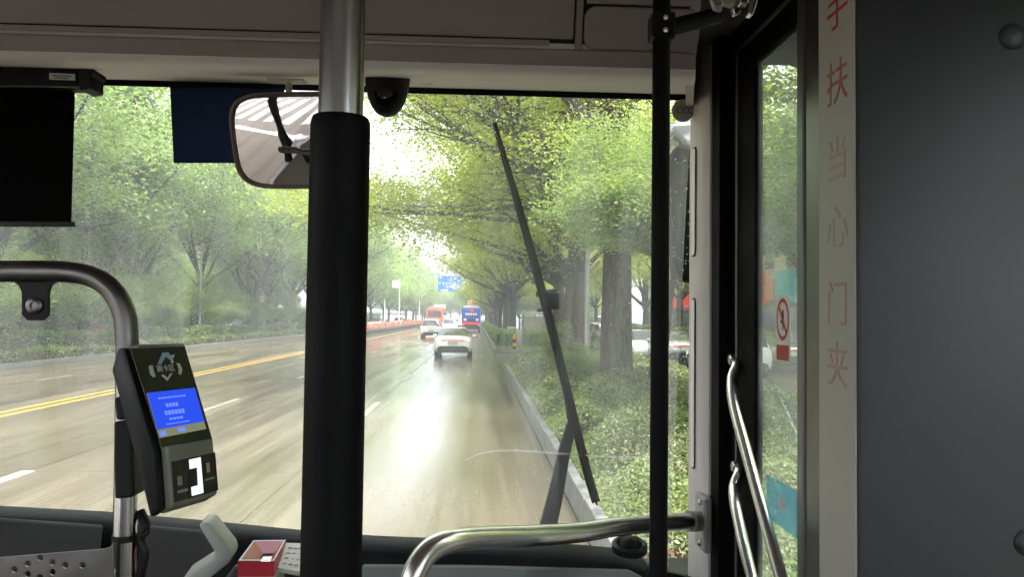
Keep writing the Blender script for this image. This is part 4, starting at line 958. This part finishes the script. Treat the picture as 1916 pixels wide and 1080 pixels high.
# ================================================================== CARD READER
RM = Matrix.Translation((-.4849, 1.2735, 1.8678)) @ (Matrix.Rotation(R(66.24), 4, 'Z') @ Matrix.Rotation(R(-22.73), 4, 'X')); RI = RM.inverted(); RW, RH = .1145, .17
def rloc(px, py, lx):
    o_ = RI @ Vector((0, 0, CAMZ)); d_ = RI.to_3x3() @ ray(px, py); t_ = (lx-o_.x)/d_.x; return o_+d_*t_
def rface(px, py, y=0.):
    o_ = RI @ Vector((0, 0, CAMZ)); d_ = RI.to_3x3() @ ray(px, py); t_ = (y-o_.y)/d_.y; return o_+d_*t_
bl, br = rloc(305, 965, -RW/2), rloc(411, 915, RW/2); bb = rloc(250, 965, -RW/2); tb = rloc(203, 662, -RW/2); mb = rloc(222, 780, -RW/2)
low = ((bl.y+br.y)/2, (bl.z+br.z)/2)
print('reader', bl, br, bb, tb)
rd = empty('card_reader', (0, 0, 0), 0, 'black and grey card reader with blue screen fixed to the driver\'s rail', 'card reader'); rd.matrix_world = RM
dep = max(.03, min(.07, tb.y))
sec = [(0, RH/2+.004), (0, -RH/2), (low[0], low[1]), (low[0]+.030, low[1]-.004), (dep, -RH/2-.01), (dep, RH/2-.02), (.02, RH/2+.008)]
MB().prism([(-RW/2+.016, y, z) for y, z in sec], (RW-.016, 0, 0)).build('casing', 'reader_body', rd, bevel=.005, seg=3, smooth=True)
sec2 = [(.012, RH/2+.002), (.012, -RH/2), (low[0]+.012, low[1]+.002), (low[0]+.032, low[1]-.004), (dep+.004, -RH/2-.01), (dep+.004, RH/2-.02), (.026, RH/2+.008)]
MB().prism([(-RW/2, y, z) for y, z in sec2], (.017, 0, 0)).build('casing_side', 'black_plastic', rd, bevel=.004, seg=2, smooth=True)
def rquad(name, pts, m, d=.0012, y0=-.0006, parent=rd):
    P = [Vector((q.x, y0, q.z)) for q in (rface(px, py) for px, py in pts)]
    return MB().prism(P, (0, -d, 0)).build(name, m, parent)
rquad('face_panel', [(243, 653), (345, 649), (396, 822), (303, 838)], 'reader_face', d=.0016, y0=.0004)
sc = rquad('screen', [(273, 737), (362, 727), (384, 804), (297, 821)], 'screen_bar', y0=-.0013)
rquad('screen_field', [(273, 737), (362, 727), (380, 790), (292, 806)], 'screen_blue', d=.0004, y0=-.0026, parent=sc)
for pts in ([(292, 746), (345, 740), (345.5, 743), (293, 749)], [(306, 757), (330, 754), (332, 761), (308, 764)], [(304, 771), (342, 766), (344, 774), (306, 779)], [(313, 784), (340, 780), (341, 784), (314, 788)], [(308, 795), (352, 788), (353, 790), (309, 797)]):
    a_, b_, c_, d_ = pts; k_ = max(3, int((b_[0]-a_[0])/5.5)); L_ = lambda p, q, t: (p[0]+(q[0]-p[0])*t, p[1]+(q[1]-p[1])*t)
    for i in range(k_): rquad('screen_glyph', [L_(a_, b_, (i+.12)/k_), L_(a_, b_, (i+.88)/k_), L_(d_, c_, (i+.88)/k_), L_(d_, c_, (i+.12)/k_)], 'screen_text', d=.0003, y0=-.0031, parent=sc)
for pts in ([(297, 810), (307, 808), (309, 816), (299, 818)], [(330, 803), (344, 801), (346, 808), (332, 810)]): rquad('screen_icon', pts, 'screen_text', d=.0003, y0=-.0026, parent=sc)
# printed logo: chevrons, side arcs and the three characters
for pts, m_ in (([(293, 683), (303, 661), (314, 660), (322, 672), (318, 676), (309, 668), (300, 683)], 'print_blue'), ([(300, 703), (305, 702), (312, 708), (317, 700), (322, 699), (312, 714)], 'print_white'), ([(277, 686), (284, 684), (286, 694), (290, 706), (285, 707), (279, 700)], 'print_white'), ([(329, 680), (335, 681), (340, 692), (338, 702), (333, 701), (333, 692)], 'print_white'), ([(316, 667), (326, 664), (322, 672), (324, 680), (318, 681), (320, 674)], 'print_white')):
    rquad('logo', pts, m_, d=.0004, y0=-.0013)
o_ = rface(309, 691)
text('logo_text', '刷卡区', .0125, 'print_white', Matrix.Translation((o_.x, -.0018, o_.z)) @ Matrix.Rotation(math.pi/2, 4, 'X'), rd, .0003)
# lower scanner window
ln = Vector((0, low[0], low[1]+RH/2)); ld_ = ln.normalized(); LF = Matrix.Translation((0, 0, -RH/2))
def lquad(name, u0, v0, u1, v1, m, off=.001, d=.001, parent=rd, poly=None):
    """u across (-1..1), v down the lower face (0..1)"""
    nn = Vector((0, -abs(ld_.z), 0)); nrm = Vector((0, ld_.z, -ld_.y)); nrm = nrm if nrm.y < 0 else -nrm
    pts = poly or [(u0, v0), (u1, v0), (u1, v1), (u0, v1)]
    P = [Vector((u*RW/2, 0, -RH/2))+ln*v+nrm*off for u, v in pts]
    return MB().prism(P, nrm*d).build(name, m, parent)
lquad('scan_window', -.66, .22, .97, .93, 'reader_face')
lquad('scan_lamp', 0, 0, 0, 0, 'lamp_white', off=.0022, d=.0008, poly=[(-.05, .25), (.38, .25), (.38, .90), (-.05, .90), (-.05, .74), (.2, .74), (.22, .42), (-.05, .42)])
lquad('contactless_mark', -.52, .50, -.36, .66, 'grey_plastic', off=.0022, d=.0004); lquad('caption', -.55, .74, -.18, .79, 'grey_plastic', off=.0022, d=.0004)
lquad('touch_mark', .58, .38, .70, .56, 'red_faded', off=.0022, d=.0004); lquad('caption', .5, .66, .86, .70, 'grey_plastic', off=.0022, d=.0004)

# ================================================================== MIRROR, BLIND, VISOR, CAMERA
mc = PY(552, 264, 1.84); hw, hh = .152, .108
din = (mc-Vector((0, 0, CAMZ))).normalized(); dout = Vector((-1.25, -1.9, -1.0)).normalized(); mn = (dout-din).normalized()
mx_ = Vector((0, 0, 1)).cross(mn).normalized(); 
# glass faces mn; build in a local frame: x right, y up, z out of the glass
xr = Vector((0, 0, 1)).cross(mn).normalized(); MM = frame(mc, xr, mn.cross(xr))
mi = empty('rear_view_mirror', (0, 0, 0), 0, 'convex interior mirror with brown rim hanging from the header', 'mirror'); mi.matrix_world = MM
def super_(a, b, n=40, e=.45, k=.06): return [(a*math.copysign(abs(math.cos(t))**e, math.cos(t)), b*math.copysign(abs(math.sin(t))**e, math.sin(t))) for t in [2*math.pi*i/n for i in range(n)]]
Rc = 1.1; g = MB(); rings = [0, .25, .5, .75, .93, 1.0]; ol = super_(hw-.006, hh-.006); V = []
for f in rings: V += [(x*f, y*f, .010-((x*f)**2+(y*f)**2)/(2*Rc)) for x, y in ol]
nn = len(ol); g.add(V, [(i*nn+k, i*nn+(k+1) % nn, (i+1)*nn+(k+1) % nn, (i+1)*nn+k) for i in range(len(rings)-1) for k in range(nn)])
g.build('glass', 'mirror', mi, smooth=True)
ol2 = super_(hw, hh); rp_ = [Vector((x, y, .0)) for x, y in ol2]; rp_.append(rp_[0]); MB().tube(rp_, .006, 8, caps=False).build('rim', 'frame_brown', mi, smooth=True)
MB().prism([(x*.99, y*.99, -.004) for x, y in ol2], (0, 0, -.02)).build('back_shell', 'frame_brown', mi, bevel=.004)
IMM = MM.inverted(); t0, t1, t2 = IMM @ PY(540, 185, 1.86), IMM @ PY(541, 156, 1.86), IMM @ PY(536, 150, 1.86)
MB().tube([IMM @ PY(538, 195, 1.87), t0, t1], .008, 10).build('stem', 'cream_plastic', mi)
Mb = MB().box((0, 0, 0), (.085, .04, .008)).build('mount_plate', 'cream_plastic', mi, bevel=.002); Mb.matrix_local = IMM @ Matrix.Translation(PY(536, 150, 1.86))
# dark blue visor
P = [WS(318, 163, -.02), WS(532, 163, -.02), WS(532, 305, -.02), WS(325, 305, -.02)]
vz = empty('sun_visor', P[0], 0, 'dark blue square sun film hanging at the top of the windscreen', 'sun visor')
MB().prism([p-P[0] for p in P], WN*.002).build('film', 'visor_blue', vz); MB().tube([P[0]-P[0]+Vector((0, 0, .002)), P[1]-P[0]+Vector((0, 0, .002))], .004, 8).build('top_bar', 'black_plastic', vz)
# black roller blind
rb = empty('roller_blind', PY(0, 165, 1.73), 0, 'black roller blind half drawn over the driver\'s windscreen', 'blind'); bo = rb.location.copy()
def bpx(pts, Y, m, nm, d=.004, bv=0): return MB().prism([PY(x, y, Y)-bo for x, y in pts], (0, d, 0)).build(nm, m, rb, bevel=bv)
bpx([(-260, 158), (140, 160), (133, 418), (-260, 416)], 1.75, 'blind_black', 'fabric', .0015)
bpx([(-260, 116), (146, 124), (146, 163), (-260, 158)], 1.70, 'black_plastic', 'cassette', .05, .006)
bpx([(146, 122), (176, 128), (176, 137), (170, 140), (170, 164), (150, 168), (146, 163)], 1.695, 'black_plastic', 'end_cap', .06, .004)
bpx([(-260, 412), (136, 414), (138, 424), (-260, 423)], 1.745, 'black_plastic', 'bottom_bar', .012, .002)
bpx([(92, 136), (140, 138), (140, 150), (92, 148)], 1.6985, 'print_white', 'maker_label', .001)
for k in range(2): bpx([(98+k*3, 140+k*4), (134-k*6, 141.2+k*4), (134-k*6, 142.8+k*4), (98+k*3, 141.6+k*4)], 1.6975, 'dash_grey', 'label_line', .0006)
bpx([(-260, 158), (150, 161.5), (150, 163.5), (-260, 160)], 1.698, 'steel_dark', 'guide_wire', .002)
# dome camera under the soffit
q = PY(725, 143, 1.76); dc = empty('dome_camera', q, 0, 'black dome security camera under the header beside the pole', 'camera')
MB().lathe([(0, .008), (.050, .008), (.0515, .0), (.051, -.012), (.048, -.03), (.043, -.05), (.035, -.07), (.022, -.086), (.008, -.092), (0, -.093)], 32).build('housing', 'black_plastic', dc, smooth=True)
Ml = Matrix.Translation((0, -.026, -.052)) @ Matrix.Rotation(R(62), 4, 'X')
MB().lathe([(.026, -.006), (.027, .012), (.024, .016), (.022, .012), (.008, .011), (0, .012)], 24, Ml).build('lens_ring', 'black_matte', dc, smooth=True)
MB().lathe([(.020, .010), (.010, .019), (0, .022)], 20, Ml).build('lens', 'car_glass', dc, smooth=True)
for k in range(10):
    a = 2*math.pi*k/10; MB().lathe([(.0022, .0), (.0018, .0016), (0, .002)], 6, Ml @ Matrix.Translation((.0185*math.cos(a), .0185*math.sin(a), .0125))).build('infrared_diode', 'alu', dc)
q = PY(790, 147, 1.86); jb = empty('junction_box', q, 0, 'small white plastic box beside the dome camera', 'box')
MB().box((0, 0, 0), (.045, .03, .022)).build('case', 'white_plastic', jb, bevel=.003); MB().tube([(-.022, 0, .004), (-.036, 0, .006)], .003, 8).build('wire', 'steel', jb); MB().tube([(.022, 0, .004), (.034, 0, .005)], .0035, 8).build('screw', 'steel', jb)

# ================================================================== WIPER, OUTSIDE MIRROR, STICKER, RAIN
wi = empty('windscreen_wiper', (0, 0, 0), 0, 'long black windscreen wiper slanting across the right half of the glass', 'wiper')
def wp(px, py, off): return WS(px, py, off)
bp_ = [wp(925, 230, .028), wp(942, 290, .030), wp(970, 385, .032), wp(1018, 560, .034), wp(1062, 735, .032), wp(1095, 870, .030), wp(1115, 940, .028)]
bl_ = bez(bp_, 6); dirw = Vector((1, 0, .2)).normalized()
m_ = MB(); 
def strip(pts, ws_, off0, off1):
    vs = []; 
    for i, p in enumerate(pts):
        T_ = (pts[min(i+1, len(pts)-1)]-pts[max(i-1, 0)]).normalized(); sd_ = T_.cross(WN).normalized(); w_ = ws_(i/(len(pts)-1))
        vs += [p-sd_*w_+WN*off0, p+sd_*w_+WN*off0, p+sd_*w_+WN*off1, p-sd_*w_+WN*off1]
    k = len(pts); fs = [(i*4+j, i*4+(j+1) % 4, (i+1)*4+(j+1) % 4, (i+1)*4+j) for i in range(k-1) for j in range(4)]+[(0, 1, 2, 3), ((k-1)*4+3, (k-1)*4+2, (k-1)*4+1, (k-1)*4)]
    return vs, fs
MB().add(*strip(bl_, lambda t: .0065+.006*min(1, max(0, (t-.05)*2.2)), -.004, .010)).build('blade', 'rubber', wi)
MB().add(*strip(bl_, lambda t: .003, -.024, -.004)).build('squeegee', 'rubber', wi)
ar_ = [wp(1022, 1000, .06), wp(1040, 925, .062), wp(1055, 850, .06), wp(1070, 795, .056), wp(1052, 690, .052), wp(1032, 610, .048), wp(1022, 560, .044)]
MB().add(*strip(bez(ar_[:4], 5), lambda t: .026-.012*t, -.008, .012)).build('arm', 'black_plastic', wi, bevel=.003)
MB().add(*strip(bez(ar_[3:], 5), lambda t: .011-.004*t, -.006, .006)).build('arm_rod', 'black_plastic', wi)
MB().box(wp(1030, 562, .045), (.052, .03, .05), ROTW).build('blade_clip', 'black_plastic', wi, bevel=.006)
MB().tube([wp(1003, 551, .045), wp(1042, 545, .045)], .008, 8).build('pivot_pin', 'black_plastic', wi); MB().tube([wp(1005, 581, .045), wp(1036, 575, .045)], .006, 8).build('pivot_pin', 'steel_dark', wi)
q = wp(1022, 1010, .05); MB().tube([q-WN*.09, q+WN*.02], .03, 16).build('pivot', 'black_plastic', wi)
reroot(wi, q)
# outside mirror
om = empty('wing_mirror', PY(1290, 380, 2.62), 0, 'black outside mirror with silver head hanging past the right windscreen edge', 'mirror'); mo = om.location.copy()
pts = [(1256, 300), (1262, 278), (1285, 262), (1330, 258), (1350, 275), (1350, 505), (1335, 524), (1290, 528), (1272, 520), (1264, 500)]
MB().prism([PY(x, y, 2.60)-mo for x, y in pts], (0, .10, 0)).build('housing', 'black_matte', om, bevel=.02, seg=3, smooth=True)
pts = [(1252, 236), (1262, 226), (1310, 220), (1330, 240), (1325, 262), (1296, 282), (1275, 275), (1258, 258)]
MB().prism([PY(x, y, 2.58)-mo for x, y in pts], (0, .12, 0)).build('head_cover', 'car_silver', om, bevel=.02, seg=3, smooth=True)
MB().tube([PY(1300, 245, 2.64)-mo, PY(1330, 180, 2.55)-mo, PY(1390, 140, 2.4)-mo], .02, 12).build('arm', 'car_silver', om, smooth=True)
# round certification disc on the glass
q = WS(1278, 207, -.012); st = empty('glass_disc', q, 0, 'small round grey disc marked CCC on the windscreen corner', 'sticker'); Ms = frame(Vector((0, 0, 0)), (1, 0, 0), WUP)
MB().lathe([(0, .003), (.028, .003), (.030, .001), (.030, -.002)], 32, Ms).build('disc', 'grey_plastic', st, smooth=True)
text('lettering', 'CCC', .022, 'black_plastic', Ms @ Matrix.Translation((.004, 0, .0038)), st, .0005)
# rain on the outside of the glass: flattened beads, and on the right mirror
def beads(spots, name, label):
    V = []; Fc = []; prof_ = [(1, 0), (.86, .3), (.5, .52), (0, .6)]
    base_n = 8
    for p, r_, st_, nrm_, upv in spots:
        x_ = upv.cross(nrm_).normalized(); b_ = len(V)
        for rr_, hh_ in prof_[:3]:
            for k in range(base_n):
                a = 2*math.pi*k/base_n; V.append(p+x_*(math.cos(a)*rr_*r_)+upv*(math.sin(a)*rr_*r_*st_)+nrm_*(hh_*r_*.8))
        V.append(p+nrm_*(.48*r_))
        for i in range(2):
            for k in range(base_n): Fc.append((b_+i*8+k, b_+i*8+(k+1) % 8, b_+(i+1)*8+(k+1) % 8, b_+(i+1)*8+k))
        for k in range(8): Fc.append((b_+16+k, b_+16+(k+1) % 8, b_+24))
        Fc.append(tuple(b_+k for k in range(7, -1, -1)))
    me = bpy.data.meshes.new(name); me.from_pydata([tuple(v) for v in V], [], Fc); me.update()
    return tag(finish(name, me, 'raindrop', None, True), label, 'raindrops', kind='stuff')
sm_ = bez([WS(870, 862, .006), WS(905, 848, .006), WS(960, 844, .006), WS(1040, 849, .006), WS(1150, 856, .006), WS(1255, 860, .006)], 6)
o = MB().add(*[x for x in strip(sm_, lambda t: .0022+.002*t, 0, .0006)]).build('wiper_smear', 'smear'); tag(o, 'faint pale arc of water smeared by the wiper across the glass', 'smear', kind='stuff')
sp_ = []
def bead_zone(n, x0, x1, y0, y1, r0, r1, s0=1., s1=1.3, fn=None):
    for _ in range(n):
        px, py = rng.uniform(x0, x1), rng.uniform(y0, y1)
        if fn and rng.random() > fn(px, py): continue
        sp_.append((WS(px, py, .0045), rng.uniform(r0, r1), rng.uniform(s0, s1), WN, WUP))
bead_zone(900, 690, 1290, 172, 330, .0009, .0022, 1, 2.2, lambda x, y: (1-(y-172)/158)**1.5)
bead_zone(1000, 1110, 1300, 172, 720, .0009, .0022, 1, 1.6, lambda x, y: ((x-1120)/180))
bead_zone(60, 930, 1010, 850, 960, .0009, .002)
bead_zone(420, 140, 560, 172, 420, .0008, .0018, 1, 2.4, lambda x, y: (1-(y-172)/250))
bead_zone(200, 690, 1290, 600, 990, .0006, .0012, fn=lambda x, y: .5)
beads(sp_, 'raindrops', 'rain beads clinging to the outside of the windscreen')

# ================================================================== DOOR, PARTITION, SMALL ITEMS
DX = .625
def dY(px): return PX(px, 600, DX).y
g0, g1 = dY(1412), dY(1494); ztop = PX(1412, 118, DX).z
door = empty('bus_entrance', (DX+.02, (g0+g1)/2, .45), 0, 'black framed front door leaf with tall glass and steel handles', 'bus door'); do = door.location.copy()
def dbox(nm, x0, x1, y0, y1, z0, z1, m, bv=.004): return MB().box((Vector(((x0+x1)/2, (y0+y1)/2, (z0+z1)/2))-do), (x1-x0, abs(y1-y0), z1-z0)).build(nm, m, door, bevel=bv)
dbox('stile', DX, DX+.02, g0, dY(1368), .47, 2.66, 'black_matte'); dbox('seal_strip', DX-.004, DX+.01, dY(1368)+.002, dY(1368)+.018, .47, 2.66, 'alu', .002); dbox('seal_strip', DX-.004, DX+.01, dY(1379)-.004, dY(1379)+.004, .47, 2.66, 'alu', .002)
dbox('stile', DX, DX+.03, dY(1503), dY(1490), .47, 2.66, 'alu'); dbox('edge_profile', DX, DX+.06, dY(1545), dY(1504), .47, 2.9, 'steel_dark', .012)
dbox('top_rail', DX, DX+.02, g1, g0, ztop, 2.66, 'black_matte'); dbox('trim_line', DX-.006, DX+.01, dY(1540), dY(1366), 2.648, 2.656, 'alu', .001); dbox('bottom_rail', DX, DX+.02, g1, g0, .47, .62, 'black_matte')
dbox('pane', DX+.008, DX+.013, g1-.02, g0+.005, .6, ztop+.005, 'door_pane', 0)
# warning sticker: ring with slash and hand figure, red square below
stc = PX(1465, 598, DX+.0065); yv = Vector((0, -1, 0)); Mst = frame(stc-do, (0, -1, 0), (0, 0, 1)); Mst.translation = stc-do
def local_px(px, py): v = Mst.inverted() @ (PX(px, py, DX+.0065)-do); return v.x, v.y
hx = abs(local_px(1477, 598)[0]); hy = abs(local_px(1465, 638)[1])
stx = MB().prism([Mst @ Vector((x, y, 0)) for x, y in rrect(-hx*1.18, -hy*2.0, hx*1.18, hy*1.12, hx*.2)], (-.0004, 0, 0)).build('warning_sticker', 'print_white', door)
V = []; k_ = 36
for rr_ in (1., .80):
    V += [Mst @ Vector((hx*rr_*math.cos(2*math.pi*i/k_), hy*rr_*math.sin(2*math.pi*i/k_), .0008)) for i in range(k_)]
MB().add(V, [(i, (i+1) % k_, k_+(i+1) % k_, k_+i) for i in range(k_)]).build('ring', 'red_print', stx)
MB().prism([Mst @ Vector((x*hx, y*hy, .0009)) for x, y in [(-.62, .52), (-.5, .66), (.62, -.52), (.5, -.66)]], (-.0003, 0, 0)).build('slash', 'red_print', stx)
MB().prism([Mst @ Vector((x*hx, y*hy, .0007)) for x, y in [(-.08, .42), (.14, .45), (.18, .1), (.10, -.2), (.12, -.5), (-.02, -.52), (-.05, -.12), (-.3, -.06), (-.3, -.16), (-.08, -.22), (-.12, .1)]], (-.0003, 0, 0)).build('hand_figure', 'black_plastic', stx)
MB().prism([Mst @ Vector((x, y, .0008)) for x, y in [(-hx*.95, -hy*1.92), (hx*.95, -hy*1.92), (hx*.95, -hy*1.2), (-hx*.95, -hy*1.2)]], (-.0003, 0, 0)).build('caption_block', 'red_print', stx)
# pale blue translucent patch with white arrow, low on the pane
P = [PX(x, y, DX+.0065)-do for x, y in [(1434, 888), (1503, 925), (1506, 1020), (1436, 968)]]
bs = MB().prism(P, (-.0005, 0, 0)).build('arrow_patch', 'patch_blue', door)
MB().prism([PX(x, y, DX+.0058)-do for x, y in [(1460, 925), (1474, 958), (1455, 950)]], (-.0004, 0, 0)).build('arrow', 'print_white', bs)
# two steel handles bowed into the cabin
def handle(pts): 
    P = [PX(x, y, xx)-do for x, y, xx in pts]; h = MB().tube(bez(P, 6), .0125, 16).build('handle', 'steel', door, smooth=True)
    MB().lathe([(.014, 0), (.014, .012), (.008, .016), (0, .016)], 12, Matrix.Translation(P[0]) @ Matrix.Rotation(-math.pi/2, 4, 'Y')).build('handle_foot', 'steel', h, smooth=True)
handle([(1374, 674, DX), (1378, 686, DX-.012), (1370, 712, DX-.03), (1374, 760, DX-.045), (1398, 850, DX-.05), (1428, 960, DX-.05), (1462, 1085, DX-.05), (1478, 1145, DX-.05)])
handle([(1380, 874, DX), (1383, 886, DX-.012), (1374, 912, DX-.03), (1377, 950, DX-.045), (1392, 1020, DX-.05), (1410, 1095, DX-.05), (1424, 1150, DX-.05)])

# partition with the warning strip
PA = .46; ya, yb2 = PX(1603, 540, PA).y, PX(1531, 540, PA).y
pt = empty('partition', (PA+.12, (ya+yb2)/2, .41), 0, 'dark grey partition panel with cream edge beside the door', 'partition'); po = pt.location.copy()
MB().box(Vector((PA+.227, (ya+yb2)/2, 1.7))-po, (.45, yb2-ya, 2.58)).build('panel', 'panel_dark', pt, bevel=.004, seg=3, smooth=True)
MB().box(Vector((PA+.0005, (ya+yb2)/2, 1.7))-po, (.003, yb2-ya-.008, 2.57)).build('edge_strip', 'strip_cream', pt, bevel=.001)
for ch, py, m_ in (('手', 18, 'red_print'), ('扶', 158, 'red_worn'), ('当', 303, 'red_ghost'), ('心', 430, 'red_ghost'), ('门', 575, 'red_faded'), ('夹', 690, 'red_faded')):
    c_ = PX(1566, py, PA-.0012)-po; Mx = frame(c_, (0, -1, 0), (0, 0, 1)); Mx.translation = c_
    text('character', ch, .062, m_, Mx, pt, .0003)
for px, py in ((1893, 68), (1922, 1016)):
    c_ = PY(px, py, ya)-po; MB().lathe([(.0165, 0), (.0165, .002), (.014, .0045), (.008, .006), (0, .0065)], 28, Matrix.Translation(c_+Vector((0, .0005, 0))) @ Matrix.Rotation(math.pi/2, 4, 'X')).build('bolt_cap', 'panel_dark', pt, smooth=True)
# red coin box
cb = empty('coin_box', PY(490, 1100, 1.45), 0, 'red topped clear coin box with funnel slot on the dashboard', 'coin box'); co = cb.location.copy()
A = [PY(446, 1050, 1.42), PY(513, 1050, 1.42), PY(535, 1011, 1.56), PY(474, 1012, 1.56)]; A = [Vector((p.x, p.y, p.z))-co for p in A]
cen = sum(A, Vector())/4; dn = Vector((0, 0, -.011))
inn = [a.lerp(cen, .10) for a in A]; hole = [a.lerp(cen+Vector((.012, -.01, 0)), .68)+dn for a in A]
MB().add(A+inn, [(i, (i+1) % 4, 4+(i+1) % 4, 4+i) for i in range(4)]).build('rim', 'white_plastic', cb)
MB().add(inn+hole, [(i, (i+1) % 4, 4+(i+1) % 4, 4+i) for i in range(4)]).build('funnel', 'red_plastic', cb)
MB().prism([h+dn*.3 for h in hole], (0, 0, -.004)).build('coin_bed', 'steel', cb)
out = [a+(a-cen)*.02 for a in A]
MB().add([a+Vector((0, 0, -.001)) for a in out]+[a+Vector((0, 0, -.028)) for a in out], [(i, (i+1) % 4, 4+(i+1) % 4, 4+i) for i in range(4)]).build('band', 'red_plastic', cb)
MB().prism([a+Vector((0, 0, -.0285)) for a in A], (0, 0, -.12)).build('body', 'cream_plastic', cb)
# printed notice plate beside the coin box
nb_ = empty('notice_plate', PY(560, 1040, 1.5), 0, 'pale curved notice plate with faint print beside the coin box', 'notice'); no = nb_.location.copy()
P = [PY(512, 1062, 1.46), PY(534, 1016, 1.56), PY(600, 1018, 1.56), PY(600, 1078, 1.46)]
MB().prism([p-no for p in P], (0, .01, -.012)).build('plate', 'white_plastic', nb_, bevel=.002)
for i in range(4):
    for j in range(4):
        u, v = .2+i*.13, .18+j*.2; c_ = (P[0].lerp(P[1], v)).lerp(P[3].lerp(P[2], v), u)-no
        MB().box(c_+Vector((0, -.001, .0012)), (.007, .006, .0015)).build('print_mark', 'red_faded' if (i+j) % 2 else 'trim_grey', nb_)
